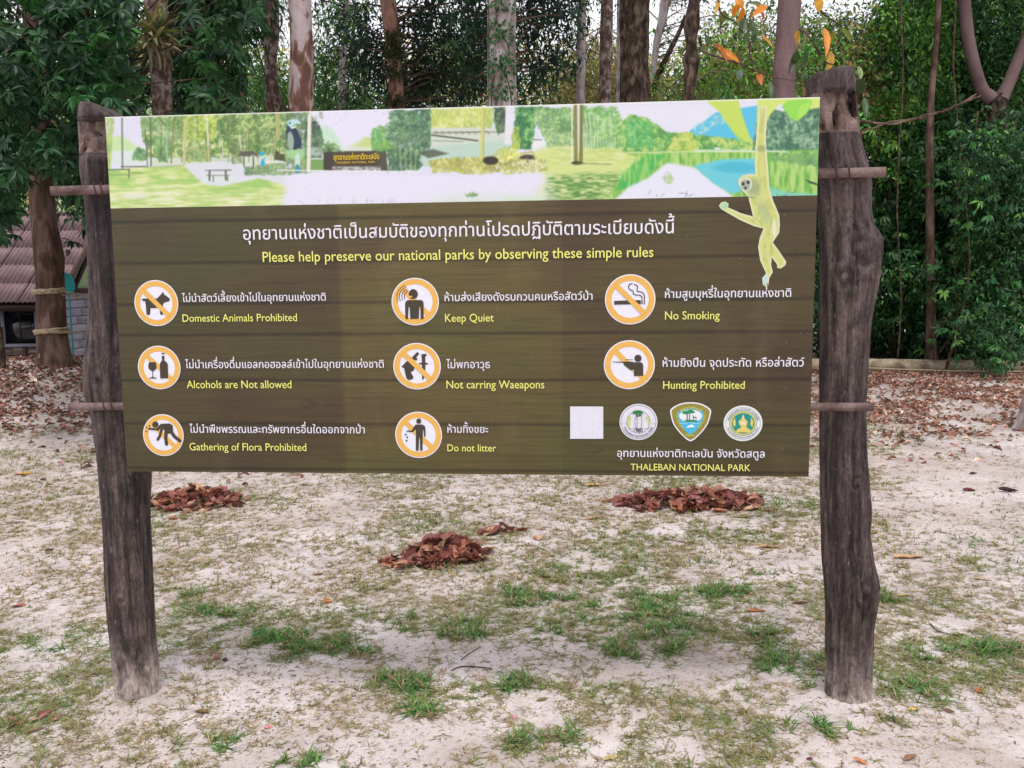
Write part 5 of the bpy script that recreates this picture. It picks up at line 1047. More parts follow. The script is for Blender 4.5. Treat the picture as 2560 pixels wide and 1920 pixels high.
# vine on the pale trunk, creeper on the reddish trunk
def creeper(key, name, label, x0, x1, ys, n, Lf, Wf, pal, vine_pts):
    r, O, C = T[key]; rad = (x1 - x0) / 2 / FD * O[1]; mb = MB()
    ys_ = rng.choice(ys, n) + rng.normal(0, 7, n); xs = rng.uniform(x0, x1, n); P = atY(xs, ys_, O[1]); cx = (x0 + x1) / 2
    u = np.clip((xs - cx) / ((x1 - x0) / 2), -.97, .97); P[:, 1] -= rad * np.sqrt(1 - u ** 2) * 1.05 + .02
    root = empty(name, tuple(O)); tagp(root, label, 'vine'); D = nrm(rdir(n) * .7 + np.array([0, -.3, -.5])); N = nrm(rdir(n) * .4 + np.array([0, -1, .4]))
    leaves(mb, P - O, D, N, Lf * rng.uniform(.6, 1.2, n), Wf, rcol(n, pal[0], .25, .05)); obj('leaves', mb.me('leaves', M_LEAF), root)
    for vp in vine_pts:
        v = np.array(vp, float); Q = atY(v[:, 0], v[:, 1], O[1]); u = np.clip((v[:, 0] - cx) / ((x1 - x0) / 2), -1, 1); Q[:, 1] -= rad * np.sqrt(1 - u ** 2 * .98) + .01
        mb = MB(); tube(mb, smoothpath(Q - O, 30), .009, 6); obj('vine_stem', mb.me('vine_stem', M_TWIG, True, False), root)
creeper('g', 'climbing_vine', 'green vine on the broad pale trunk above the sign', 1054, 1114, [20, 60, 75, 90, 130, 140, 150, 165, 190, 200, 215], 330, .085, .035, lin(np.array([[50, 92, 46]])) * 1.2, [[(1062, 240), (1066, 180), (1100, 120), (1075, 60), (1068, -20)], [(1056, 240), (1057, 100), (1056, -20)], [(1106, 240), (1100, 190), (1080, 140), (1108, 90)]])
creeper('f', 'leafy_creeper', 'dark narrow-leaved creeper on the reddish trunk', 836, 872, [75, 85, 95, 105, 115, 125, 150, 160, 215, 225], 360, .14, .028, lin(np.array([[54, 62, 34]])), [[(842, 240), (856, 170), (846, 110), (862, 60), (850, 10)]])
# strap-leaved fern on the lichen trunk
def fern():
    r, O, C = T['fern']; c = atY(338, 84, 10.72); root = empty('epiphyte_fern', tuple(c)); tagp(root, 'tufted strap-leaved fern growing on the lichen-spotted trunk', 'fern')
    vars_ = []
    for k in range(6):
        mb = MB(); n = 9; t = np.linspace(0, 1, n); b = rng.uniform(.3, .8); P = np.stack([t, np.zeros(n), .35 * t - b * t ** 2.2], -1); w = .024 * np.sin(np.clip(t * .93 + .09, 0, 1) * pi) ** .6 + .004
        V = []; 
        for p, q in zip(P, w): V += [p + [0, q, .01], p, p + [0, -q, .01]]
        F = [[3 * i + a, 3 * i + 3 + a, 3 * i + 4 + a, 3 * i + 1 + a] for i in range(n - 1) for a in (0, 1)]
        mb.add(V, F, rcol(1, lin(136, 146, 100), .15)[0] if k < 4 else lin(168, 154, 124)); vars_.append(mb.me('leaf', M_LEAF))
    for k in range(96):
        o = obj('leaf', vars_[rng.integers(0, 6) if k > 12 else 5], root); a = rng.uniform(0, 2 * pi); L_ = rng.uniform(.24, .5) if k > 12 else rng.uniform(.25, .4)
        o.rotation_euler = (rng.normal(0, .3), rng.uniform(-1.25, .35) if k > 12 else rng.uniform(.9, 1.4), a); o.scale = (L_, .8, L_); o.location = (rng.normal(0, .05), rng.normal(0, .04) - .02, rng.normal(0, .05))
fern()
# orange and green hanging leaves on a bare twig near the right post
def hanging(name, label, twigs, leaf_list, Y):
    O = atY(twigs[0][0][0], twigs[0][0][1], Y); root = empty(name, tuple(O)); tagp(root, label, 'branch')
    for tw in twigs:
        v = np.array(tw, float); P = atY(v[:, 0], v[:, 1], Y + rng.normal(0, .05)) - O; mb = MB(); tube(mb, smoothpath(P, 26), np.linspace(.009, .003, 26), 6); obj('twig', mb.me('twig', M_TWIG, True, False), root)
    for (x0, y0, x1, y1, w, c) in leaf_list:
        a = atY(x0, y0, Y + rng.normal(0, .06)) - O; b = atY(x1, y1, Y + rng.normal(0, .08)) - O; mb = MB(); Ln = np.linalg.norm(b - a)
        leaves(mb, [a], [b - a], [np.array([rng.normal(0, .22), -1, rng.normal(.15, .15)])], Ln * 1.05, w / FD * Y * 1.15, lin(*c) * 1.1, 1); obj('leaf', mb.me('leaf', M_LEAF), root)
OR, ORD, GN, GNP, YO = (206, 128, 40), (170, 96, 44), (58, 82, 44), (120, 136, 90), (190, 140, 60)
hanging('orange_leaf_branch', 'drooping twig of big orange and dark green leaves left of the smooth trunk', [[(1552, -40), (1556, 25), (1590, 50), (1620, 90)], [(1600, -40), (1604, 20), (1618, 60), (1616, 80)], [(1506, 106), (1540, 120), (1590, 135), (1630, 152), (1680, 168), (1745, 178)], [(1620, 90), (1624, 130), (1668, 168)]],
  [(1590, -4, 1604, 14, 16, OR), (1600, 12, 1574, 34, 18, OR), (1604, 14, 1600, 50, 15, OR), (1632, 12, 1660, 34, 14, ORD), (1656, 12, 1632, 26, 15, OR), (1567, 22, 1558, 52, 14, (86, 96, 40)), (1608, 38, 1601, 76, 15, GN), (1619, 38, 1630, 70, 13, GN), (1612, 72, 1609, 92, 11, GN), (1628, 72, 1628, 92, 11, GN), (1640, 76, 1668, 92, 6, YO),
   (1548, 105, 1596, 125, 14, OR), (1540, 96, 1572, 112, 9, ORD), (1556, 118, 1590, 128, 8, OR), (1514, 76, 1512, 108, 10, (40, 46, 34)), (1526, 74, 1530, 98, 10, GN), (1594, 116, 1604, 134, 12, (86, 84, 50)), (1638, 158, 1645, 176, 13, ORD), (1662, 176, 1668, 206, 14, GN), (1553, 0, 1548, 20, 9, YO), (1646, 10, 1622, 4, 8, GNP), (1600, 150, 1596, 170, 14, (100, 120, 110))], 6.2)
hanging('right_leaf_branch', 'thin twig with drooping green, yellow and orange leaves above the right sign post', [[(1750, -40), (1765, 10), (1785, 35), (1815, 55), (1840, 80)], [(1728, 64), (1745, 75), (1780, 130), (1800, 140)], [(1850, 170), (1866, 190), (1872, 210)], [(1726, 62), (1752, 74)]],
  [(1768, -6, 1770, 22, 17, (200, 150, 50)), (1780, 60, 1792, 106, 14, OR), (1806, 66, 1790, 92, 13, (120, 130, 50)), (1816, 60, 1846, 90, 12, (110, 120, 50)), (1735, 74, 1745, 108, 13, GNP), (1740, 108, 1734, 150, 14, GN), (1724, 66, 1720, 88, 10, YO), (1722, 106, 1712, 150, 17, GN), (1780, 118, 1768, 142, 10, (96, 116, 50)), (1796, 110, 1792, 150, 17, (176, 136, 50)), (1818, 124, 1832, 142, 11, (96, 116, 60)), (1832, 136, 1846, 146, 8, ORD),
   (1854, 142, 1862, 168, 11, GNP), (1856, 168, 1862, 208, 17, (44, 62, 36)), (1866, 210, 1874, 248, 13, GN), (1790, 38, 1760, 50, 10, GNP), (1740, 148, 1732, 172, 10, GN), (1716, 130, 1708, 152, 13, (50, 66, 40)), (1739, 186, 1737, 208, 10, (120, 100, 60))], 4.6)
# leaning dead trunk and hanging vine strands at right
for nm, lb, pts, Y, w in (('dead_trunk', 'broken brown trunk leaning in the right thicket', [(2000, 732), (2010, 719), (2040, 690), (2075, 655), (2117, 612)], 15.0, .065), ('hanging_vine', 'upper strand of twisted bare vine crossing right of the sign post', [(1846, 272), (1868, 262), (1930, 268), (1995, 250), (2050, 236), (2110, 205)], 8.0, .011), ('hanging_vine', 'lower strand of twisted bare vine crossing right of the sign post', [(1846, 285), (1880, 278), (1925, 263), (1990, 256), (2060, 230), (2120, 206)], 8.05, .009)):
    v = np.array(pts, float); P = atY(v[:, 0], v[:, 1], Y); mb = MB(); Q = smoothpath(P - P[0], 40); Q += rng.normal(0, w * .3, Q.shape); tube(mb, Q, np.linspace(w, w * .7, 40), 10, None, True, .2, 4); o = obj(nm, mb.me(nm, BARK['brown'], True, False), None, tuple(P[0])); tagp(o, lb, 'dead trunk' if w > .05 else 'vine')

for k, (pts, lb) in enumerate((([(1944, -30), (1950, 180), (1938, 420), (1946, 640), (1940, 770)], 'thin bare liana hanging nearest the right sign post'), ([(2066, -20), (2060, 160), (2074, 330), (2062, 520), (2068, 700)], 'thin bare liana hanging left of the forked tree'), ([(2196, 240), (2188, 380), (2200, 520), (2186, 700)], 'thin bare liana hanging right of the forked tree'), ([(2204, 560), (2196, 600), (2190, 660), (2186, 740)], 'pale bent liana low near the right edge'), ([(2112, 240), (2104, 330), (2098, 470)], 'short liana dropping from the fork of the tree'))):
    q = np.array(pts, float); P = atY(q[:, 0], q[:, 1], 14.75); mb = MB(); Q = smoothpath(P - P[0], 50); tube(mb, Q + rng.normal(0, .004, Q.shape), .014 if k != 3 else .022, 7, None, True, .2, k); o = obj('liana', mb.me('liana', BARK['pale'] if k == 3 else M_TWIG, True, False), None, tuple(P[0])); tagp(o, lb, 'vine', 'lianas in the right thickets')

# ------------------------------------------------------------------ house, ropes, log edging
def house():
    Y1, Y2 = 22.0, 25.0
    e0 = atY(114, 655, Y1); xe = e0[0]; ze = e0[2]; r0 = atY(232, 464, Y2); zr = r0[2]; xr = (xe + r0[0]) / 2; xl = xr - 9.0; zb = -1.4
    O = np.array([xr, Y1 + .35, zb]); root = empty('park_house', tuple(O)); tagp(root, 'low grey-blue wooden house with a pink corrugated roof, left behind the roped tree', 'house')
    m = NT('roof_sheet_pink', .7, .2); n = m.noise(m.coord((1, .3, 1)), 5, 5, .7); n2 = m.noise(m.coord(), 1.2, 3)
    c = m.ramp(n2, [(.35, L(124, 100, 104)), (.6, L(152, 128, 132))]); m.base(m.mix(1.0, c, m.ramp(n, [(.3, .78), (.7, 1.1)]), 'MULTIPLY')); MR = m.m
    sl = math.atan2(zr - ze, Y2 - Y1); LN = math.hypot(zr - ze, Y2 - Y1)
    rows = 5; cw = 1.05; rl = LN / rows
    # one corrugated sheet, shared
    nu, nv = 61, 2; u = np.linspace(0, cw + .06, nu); V = []; mb = MB()
    for k, (v, zo) in enumerate(((0, .028), (rl + .1, .0))):
        for a in u: V.append([a, v, zo + .023 * math.cos(2 * pi * a / .125)])
    for k, (v, zo) in enumerate(((0, .018), )):
        for a in u: V.append([a, v, zo - .012 + .023 * math.cos(2 * pi * a / .125)])
    F = [[i, i + 1, nu + i + 1, nu + i] for i in range(nu - 1)] + [[2 * nu + i, 2 * nu + i + 1, i + 1, i] for i in range(nu - 1)]
    mb.add(V, F); sheet = mb.me('roof_sheet', MR, False, False)
    R = Matrix.Rotation(sl, 4, 'X'); rf = obj('roof', None, root)
    mb = MB(); ncol = 9; xL = xr - ncol * cw
    bar(mb, np.array([xL, Y2 + .02, zr + .05]) - O, np.array([xr + .08, Y2 + .02, zr + .05]) - O, .2, .1); ridge = mb.me('ridge_cap', MR, False, False); bpy.data.objects.remove(rf)
    rf = obj('roof', ridge, root)
    for i in range(rows):
        for j in range(ncol):
            o = obj('roof_sheet', sheet, rf); o.rotation_euler = (sl, 0, 0); v = i * rl
            o.location = Vector(np.array([xL + j * cw, Y1 + v * cos(sl), ze + v * sin(sl) + .03 + .004 * (j % 2) + random.uniform(-.004, .004)]) - O)
    # the far slope
    mb = MB(); q = [np.array([xL, Y2, zr + .02]), np.array([xr, Y2, zr + .02]), np.array([xr, 2 * Y2 - Y1, ze]), np.array([xL, 2 * Y2 - Y1, ze])]; mb.add([a - O for a in q], [[0, 1, 2, 3]]); obj('far_slope', mb.me('far_slope', MR, False, False), rf)
    M_W = NT('greyblue_boards', .8, .15); nn = M_W.noise(M_W.coord((1, .3, 6)), 6, 4, .6); M_W.base(M_W.ramp(nn, [(.3, L(112, 110, 128)), (.6, L(150, 146, 162)), (.75, L(166, 160, 172))])); M_W.bump(nn, .3, .01)
    M_B = NT('brown_boards', .85, .12); nn = M_B.noise(M_B.coord((.5, 1, 6)), 5, 5, .7); M_B.base(M_B.ramp(nn, [(.35, L(70, 56, 52)), (.5, L(110, 92, 88)), (.66, L(150, 134, 130))])); M_B.bump(nn, .3, .01)
    M_D = flat('dark_timber', lin(48, 38, 34), .8); M_G = flat('green_render', lin(134, 158, 120), .85); M_F = flat('window_frame_grey', lin(128, 126, 140), .6)
    gxw = xr - .42; yw = Y1 + .45
    # end wall boards (facing right), front boards below the window
    w = obj('wall', None, root)
    def plank(lo, hi, mat, par, nm='plank'):
        mb = MB(); box(mb, lo, hi); obj(nm, mb.me(nm, mat, False, False), par, None)
    bpy.data.objects.remove(w); mb = MB(); box(mb, np.array([gxw - 8.2, yw + .06, zb]) - O, np.array([gxw - .06, 2 * Y2 - Y1 - .5, ze + .25]) - O); w = obj('wall', mb.me('wall', M_D, False, False), root)
    zt = ze + .30; nb = 13; hb = (zt - zb) / nb
    for i in range(nb):
        y = yw
        for j, ln in enumerate((1.6, 2.0, 1.3)):
            ln = ln + .25 * ((i * 7 + j * 3) % 3 - 1); y1 = min(y + ln, 2 * Y2 - Y1 - .5)
            plank(np.array([gxw - .05, y + .008, zb + i * hb + .008]) - O, np.array([gxw + .012 * random.random() + .01, y1 - .008, zb + (i + 1) * hb - .008]) - O, M_W.m, w); y = y1
    # gable: green render with dark braces
    zc = ze + .45
    mb = MB(); yy0, yy1 = yw, 2 * Y2 - Y1 - .5; mb.add([np.array(a) - O for a in ((gxw, yy0, zt), (gxw, yy1, zt), (gxw, Y2, zr - .05))], [[0, 1, 2]]); gb = obj('gable', mb.me('gable', M_G, False, False), root)
    def brace(a, b, nm='brace', w_=.12, par=gb, mat=M_D):
        mb = MB(); bar(mb, np.array(a) - O, np.array(b) - O, .08, w_); obj(nm, mb.me(nm, mat, False, False), par)
    gx = gxw + .05
    brace((gx, yw - .3, zt + .03), (gx, yy1, zt + .03), 'tie_beam', .14)
    brace((xr - .02, Y1 - .05, ze - .08), (xr - .02, Y2, zr - .06), 'barge_board', .18, root, flat('barge_timber', lin(92, 76, 70), .8))
    brace((gx, yw + 1.2, zt + .1), (gx, yw + .5, zt + .85)); brace((gx, yw + 1.2, zt + .1), (gx, yw + 1.05, zt + 1.15)); brace((gx, yw + 1.25, zt + .1), (gx, yw + 2.4, zt + 1.25)); brace((gx, Y2, zt), (gx, Y2, zr - .1))
    brace((xL, Y1 + .06, ze - .12), (xr, Y1 + .06, ze - .12), 'eave_board', .16, root)
    # corner post and dark doorway strip
    brace((gxw + .03, yw - .02, zb), (gxw + .03, yw - .02, zt), 'corner_post', .16, root)
    mb = MB(); box(mb, np.array([gxw - .01, yw + .12, zb]) - O, np.array([gxw + .02, yw + .55, ze + .05]) - O); obj('door', mb.me('door', flat('dark_door', lin(26, 22, 24), .5), False, False), root)
    # front: window with frame, pane; boards below
    a = atY(4, 672, yw); b = atY(84, 742, yw)
    wn = obj('window', None, root); bpy.data.objects.remove(wn)
    def frame_box(x0, x1, z0, z1, y0=yw - .03, y1=yw + .03): 
        mb = MB(); box(mb, np.array([x0, y0, z0]) - O, np.array([x1, y1, z1]) - O); return mb
    zt_, zb_ = a[2], b[2]; 
    for k, (xa, xb) in enumerate(((a[0], b[0]), (a[0] - 1.5, a[0] - .25))):
        mb = frame_box(xa, xb, zb_, zt_, yw - .0, yw + .02); wd = obj('window', mb.me('window', flat('glass_dark', lin(18, 22, 24), .08, .6), False, False), root)
        for q in ((xa - .03, xa + .05, zb_, zt_), (xb - .05, xb + .03, zb_, zt_), (xa - .03, xb + .03, zt_, zt_ + .06), (xa - .05, xb + .05, zb_ - .09, zb_)): obj('frame', frame_box(*q, yw - .05, yw + .03).me('frame', M_F, False, False), wd)
        obj('mullion', frame_box((xa + xb) / 2 - .012, (xa + xb) / 2 + .012, zb_ + .001, zt_ - .001, yw - .015, yw + .01).me('mullion', M_D, False, False), wd)
    n = 7; hb = (zb_ - .1 - zb) / n
    for i in range(n):
        x = gxw - .1
        for j, ln in enumerate((.95, 1.1, 1.4, 1.2, 1.7)):
            plank(np.array([x - ln + .01, yw - .015 - .012 * random.random(), zb + i * hb + .01]) - O, np.array([x - .01, yw + .05, zb + (i + 1) * hb - .01]) - O, M_B.m, w); x -= ln
    for xx in (b[0] - .35, b[0] + .16): brace((xx, yw - .04, zb), (xx, yw - .04, zb_ - .08), 'stud', .1, root)
house()
# round teal plate on a thin pole, beside the roped trunk
c = atY(143, 612, 16.0); gx_ = float(gz(c[0], c[1])); O = np.array([c[0], c[1], gx_]); root = empty('teal_dish', tuple(O)); tagp(root, 'shallow teal dish on a thin pole just right of the roped trunk', 'dish')
M_TEAL = flat('teal_paint', lin(20, 140, 140), .4)
a = np.linspace(0, 2 * pi, 32, endpoint=False); mb = MB(); V = [[0, .05, 0]]
for k, rr in ((0, .1), (1, .17), (2, .205)): V += [[rr * cos(t) * .84, .05 - rr ** 2 * 1.1 , rr * sin(t) - (.04 * (sin(t) < -.3)) * 0] for t in a]
F4 = [[1 + k * 32 + i, 1 + k * 32 + (i + 1) % 32, 33 + k * 32 + (i + 1) % 32, 33 + k * 32 + i] for k in (0, 1) for i in range(32)]; V = np.array(V) @ np.array(Matrix.Rotation(radians(-35), 3, 'Y')).T * np.array([.9, 1, 1.05]) + (c - O)
mb.add(V, F4); mb.add(V[:33], [[0, 1 + i, 1 + (i + 1) % 32] for i in range(32)]); obj('bowl', mb.me('bowl', M_TEAL, True, False), root)
mb = MB(); tube(mb, [[0, .08, -.1], [0, .08, c[2] - gx_]], .018, 10); obj('pole', mb.me('pole', M_TEAL, True, False), root)
# ropes
M_ROPE = m_bark('rope_fibre', [(.4, L(146, 128, 104)), (.6, L(190, 174, 146))], 40, 1, (.7, 1.15), .6)
def wrap(zpix, turns, r, P_C, gap=.03, seed=0):
    Cc, Rr = P_C; n = turns * 40; t = np.linspace(0, 2 * pi * turns, n); zz = np.linspace(-gap, gap, n) + .012 * np.sin(t * 1.0 + seed)
    return np.stack([Cc[0] + (Rr + r) * np.cos(t), Cc[1] + (Rr + r) * np.sin(t), Cc[2] + zz], -1)
def rope(label, xy, w, seed, ends, sag=0.04):
    c = atY(xy[0], xy[1], 13.0); Rr = w / FD * 13.05 / 2 * 1.03; r = .02; O = c.copy(); root = empty('rope', tuple(O)); tagp(root, label, 'rope')
    for k in (0, 1):
        W_ = wrap(xy[1], 2, r, (c, Rr + .008 * k), .045 if k == 0 else .015, seed + k * 2) - O; mb = MB(); tube(mb, W_, r * (1 + .18 * np.sin(np.arange(len(W_)) * 1.3)), 7); obj('strand', mb.me('strand', M_ROPE, True, False), root)
    for (x0, y0, x1, y1, Y1) in ends:
        a = atY(x0, y0, 12.9); b = atY(x1, y1, Y1); t = np.linspace(0, 1, 20)[:, None]; P = a + (b - a) * t; P[:, 2] -= 4 * sag * (t * (1 - t))[:, 0]; mb = MB(); tube(mb, P - O, .010, 6); obj('line', mb.me('line', M_ROPE, True, False), root)
rope('upper rope wound twice round the brown trunk, running right behind the sign', (106, 630, 0), 55, 0, [(132, 629, 420, 655, 14.5), (132, 636, 420, 668, 14.6)])
rope('lower rope wound round the brown trunk, stretched right behind the sign', (113, 717, 0), 59, 2, [(140, 718, 420, 716, 14.5), (88, 722, 84, 775, 12.75)])
# weathered stake at the left edge
c = ground(2, 800); mb = MB(); tube(mb, [[0, 0, -.1], [0.01, 0, .2], [0, 0, .62]], [.075, .07, .065], 14, None, True, .15, 5); tagp(obj('wooden_stake', mb.me('wooden_stake', BARK['dark'], True, False), None, tuple(c)), 'short dark wooden stake at the left edge of the picture', 'post')
# log edging on the right
def edging():
    a = ground(1700, 800); b = ground(2290, 806); segs = 2; L_ = (b - a)
    lab = ('weathered log edging the leaf-covered ground, section next to the sign post', 'weathered log edging the leaf-covered ground, section at the right edge')
    for k in range(2):
        p = a + L_ * (0, .72)[k] + np.array([0, 0, .10]); q = a + L_ * (.715, 1.15)[k] + np.array([0, 0, .10]); p[2] = float(gz(p[0], p[1])) + .1; q[2] = float(gz(q[0], q[1])) + .09
        mb = MB(); P = smoothpath([p, (p + q) / 2 + [0, .03, .01], q], 50) - p; tube(mb, P, .115 * (1 + .08 * (vnoise(np.linspace(0, 6, 50), 0, 0, k) - .5)), 20, None, True, .12, 8 + k); tagp(obj('log', mb.me('log', M_LOG, True, False), None, tuple(p)), lab[k], 'log', 'logs laid along the jungle edge')
M_LOG = m_bark('log_grey', [(.35, L(128, 114, 96)), (.55, L(178, 162, 138)), (.7, L(196, 182, 160))], 5, 1, (.7, 1.15), .5)
edging()
a = atY(1862, 794, 14.0); b = atY(2230, 802, 13.6); t = np.linspace(0, 1, 40)[:, None]; P = a + (b - a) * t; P[:, 2] -= (.02 * 4 * t * (1 - t))[:, 0]; mb = MB(); tube(mb, P - a, .008, 6); tagp(obj('cord', mb.me('cord', flat('pale_cord', lin(190, 180, 150), .8), True, False), None, tuple(a)), 'pale cord stretched low along the log edging', 'cord')

# ------------------------------------------------------------------ grass, litter, leaves
def blades(mb, P, n_, Lm, col_, flat_=.5, w=.0026):
    """n_ bent blades from each tuft position P"""
    N = len(P) * n_; P = np.repeat(P, n_, 0) + rng.normal(0, .008, (N, 3)) * [1, 1, 0]; Ln = np.repeat(Lm, n_) * rng.uniform(.5, 1.2, N); C = np.repeat(col_, n_, 0) * np.exp(rng.normal(0, .22, (N, 1)))
    a = rng.uniform(0, 2 * pi, N); el = np.clip(rng.normal(flat_, .35, N), .05, 1.5); D = np.stack([np.cos(a) * np.cos(el), np.sin(a) * np.cos(el), np.sin(el)], -1)
    S = np.stack([-np.sin(a), np.cos(a), np.zeros(N)], -1) * w; m = P + D * Ln[:, None] * .55; D2 = D * [1, 1, .35]; tip = m + D2 * Ln[:, None] * .5
    V = np.stack([P - S, P + S, m + S * .8, m - S * .8, tip], 1).reshape(-1, 3); i = np.arange(N)[:, None] * 5
    V[:, 2] = np.maximum(V[:, 2], np.repeat(P[:, 2], 5) + .0005)
    mb.Q.append(i + np.array([[0, 1, 2, 3]]) + mb.n); mb.T.append(i + np.array([[3, 2, 4]]) + mb.n); mb.V.append(V); mb.C.append(np.repeat(C, 5, 0)); mb.n += len(V)
GREENP = [(640, 1390, 75, 28), (560, 1385, 40, 20), (780, 1400, 60, 30), (410, 1455, 28, 26), (860, 1345, 50, 18), (760, 1330, 60, 16), (1150, 1290, 120, 22), (1010, 1360, 60, 22), (1220, 1360, 40, 18), (1300, 1330, 90, 26), (1400, 1310, 90, 34), (1450, 1370, 60, 40), (1690, 1440, 90, 26), (1740, 1490, 60, 32), (1640, 1380, 60, 22), (1100, 1480, 60, 20), (1350, 1400, 40, 20), (1800, 1570, 110, 24), (2000, 1490, 90, 26), (2010, 1410, 50, 20), (860, 1480, 70, 26), (900, 1540, 40, 18), (1560, 1280, 120, 20), (1780, 1420, 40, 14), (1900, 1540, 70, 20), (480, 1320, 120, 14), (500, 1620, 90, 30), (1200, 1600, 120, 30), (700, 1650, 120, 20), (850, 1620, 40, 40), (1650, 1240, 60, 12), (1000, 1230, 80, 14), (420, 1280, 60, 12), (1560, 1215, 60, 12), (2150, 1400, 60, 16), (150, 1400, 80, 12), (1900, 1290, 70, 12)]
def green_at(x, y):
    g = np.zeros(len(x))
    for a, b, rx, ry in GREENP: g = np.maximum(g, np.exp(-(((x - a) / rx) ** 2 + ((y - b) / ry) ** 2)))
    return g
def ground_cover():
    # tufts: sampled over the clearing
    N = 150000; y = 1.4 + rng.random(N) ** 1.25 * 8.5; x = (rng.random(N) * 2 - 1) * (y * .75 + .4); z = gz(x, y); P = np.stack([x, y, z], -1); px, py = proj(P + [0, 0, 0])
    g = green_at(px, py) * (y < 8); n = fbm(x * 1.6, y * 1.6, 0, 71, 4); n2 = fbm(x * 7, y * 7, 0, 73, 3)
    mid = sstep(1560, 1300, py) * .13; dens = np.clip((n - .34 + mid) * 3.6, 0, 1) * np.clip((n2 - .28 + mid * .4) * 3.5, 0, 1) * .95 + .07
    bare = sstep(1850, 2000, px) * sstep(1300, 1150, py); dens *= 1 - .85 * bare
    g = g * np.clip((fbm(x * 9, y * 9, 0, 75, 3) - .36) * 5, 0, 1); dens = np.maximum(dens, g * 1.35 * np.clip((n2 - .3) * 3, 0, 1)); dens = dens * np.where((np.abs(px - 1000) < 520) & (abs(py - 1430) < 45) & (g < .2), .25, 1)
    keep = rng.random(N) < dens * .62; P, g, y, px = P[keep], g[keep], y[keep], px[keep]; n = n[keep]
    hue = rng.random(len(P)); gg = np.clip(g * 1.3 + (hue < .2) * .5 + (n - .46) * 1.3, 0, 1)[:, None]
    dry = lin(np.array([168, 148, 118.])); ol = lin(np.array([128, 130, 76.])); gr = lin(np.array([88, 130, 66.]))
    c = np.where(gg < .35, dry * (1 - gg / .35) + ol * gg / .35, ol * (1 - (gg - .35) / .65) + gr * (gg - .35) / .65); Lm = (.024 + .024 * gg[:, 0]) * rng.uniform(.7, 1.5, len(P)); c = np.where(rng.random((len(P), 1)) < .28 * (gg > .35), dry * .9, c)
    mb = MB(); near = y < 4.2; big = (g > .35) & near
    blades(mb, P[near & ~big], 8, Lm[near & ~big], c[near & ~big], .16, .0017); blades(mb, P[big], 9, Lm[big] * 1.2, c[big], .3, .0028); blades(mb, P[~near], 6, Lm[~near] * 1.25, c[~near], .35, .0026)
    tagp(obj('grass', mb.me('grass', M_GRASS)), 'thin patchy grass and dry stubble on the sand', 'grass', None, 'stuff'); print('tufts', len(P))
ground_cover()
def bits():
    # tiny dark debris: twig bits, seeds and crumbled leaf
    N = 40000; y = 1.4 + rng.random(N) ** 1.2 * 11; x = (rng.random(N) * 2 - 1) * (y * .75 + .4); n = fbm(x * 1.3, y * 1.3, 0, 81, 3); k = rng.random(N) < np.clip((n - .35) * 3, .15, 1); x, y = x[k], y[k]; N = len(x)
    P = np.stack([x, y, gz(x, y) + .003], -1); a = rng.uniform(0, 2 * pi, N); D = np.stack([np.cos(a), np.sin(a), rng.normal(0, .15, N)], -1); mb = MB()
    leaves(mb, P, D, np.tile([0, 0, 1.0], (N, 1)) + rng.normal(0, .3, (N, 3)), rng.uniform(.006, .028, N), rng.uniform(.002, .006, N), rcol(N, lin(92, 74, 62), .4, .1))
    tagp(obj('ground_debris', mb.me('ground_debris', M_DRY)), 'crumbled leaf bits and twiglets on the sand', 'debris', None, 'stuff')
bits()
RED = lin(np.array([[150, 122, 104], [128, 104, 88], [156, 104, 98], [178, 132, 122], [126, 78, 74], [192, 154, 140], [160, 114, 94], [206, 178, 164]], float))
def litter(name, label, N, xr, yr, dens, L0=.085, W0=.042, pal=RED):
    x = rng.uniform(*xr, N); y = rng.uniform(*yr, N); px, py = proj(np.stack([x, y, gz(x, y)], -1)); k = rng.random(N) < dens(x, y, px, py); x, y = x[k], y[k]; n = len(x)
    P = np.stack([x, y, gz(x, y) + rng.uniform(.004, .03, n)], -1); a = rng.uniform(0, 2 * pi, n); D = np.stack([np.cos(a), np.sin(a), rng.normal(0, .22, n)], -1); mb = MB()
    leaves(mb, P, D, np.tile([0, 0, 1.0], (n, 1)) + rng.normal(0, .38, (n, 3)), L0 * rng.uniform(.5, 1.4, n), W0 * rng.uniform(.6, 1.3, n), pal[rng.integers(0, len(pal), n)] * np.exp(rng.normal(0, .3, (n, 1))), 0, .35)
    tagp(obj(name, mb.me(name, M_DRY)), label, 'leaf litter', None, 'stuff'); print(name, n)
litter('leaf_litter', 'reddish-brown leaf litter covering the ground right of the sign before the log', 34000, (1.5, 13), (7.6, 14.4), lambda x, y, px, py: np.clip(sstep(985, 860, py + 46 * (fbm(x * .9, y * .9, 0, 61) - .5) * 2) * (.15 + 1.1 * sstep(.42, .58, fbm(x * 2.3, y * 2.3, 0, 62))), 0, 1) * sstep(1650, 1740, px))
litter('leaf_litter', 'leaf litter heaped round the roped tree at left', 38000, (-13, -3.4), (7.2, 17.5), lambda x, y, px, py: np.clip(sstep(960, 860, py + 40 * (fbm(x, y, 0, 63) - .5) * 2) + .04, 0, 1) * sstep(330, 240, px) * (.3 + .7 * sstep(.42, .58, fbm(x * 2.1, y * 2.1, 0, 64))), .10, .045, np.vstack([RED, RED * .6]))
litter('leaf_litter', 'thin scatter of brown leaves on the ground behind the sign', 3500, (-4, 6), (6.5, 16), lambda x, y, px, py: .25 + 0 * x, .09, .04)
litter('forest_floor', 'dead leaves on the floor of the woods', 9000, (-14, 16), (14, 26), lambda x, y, px, py: .8 + 0 * x, .12, .06)
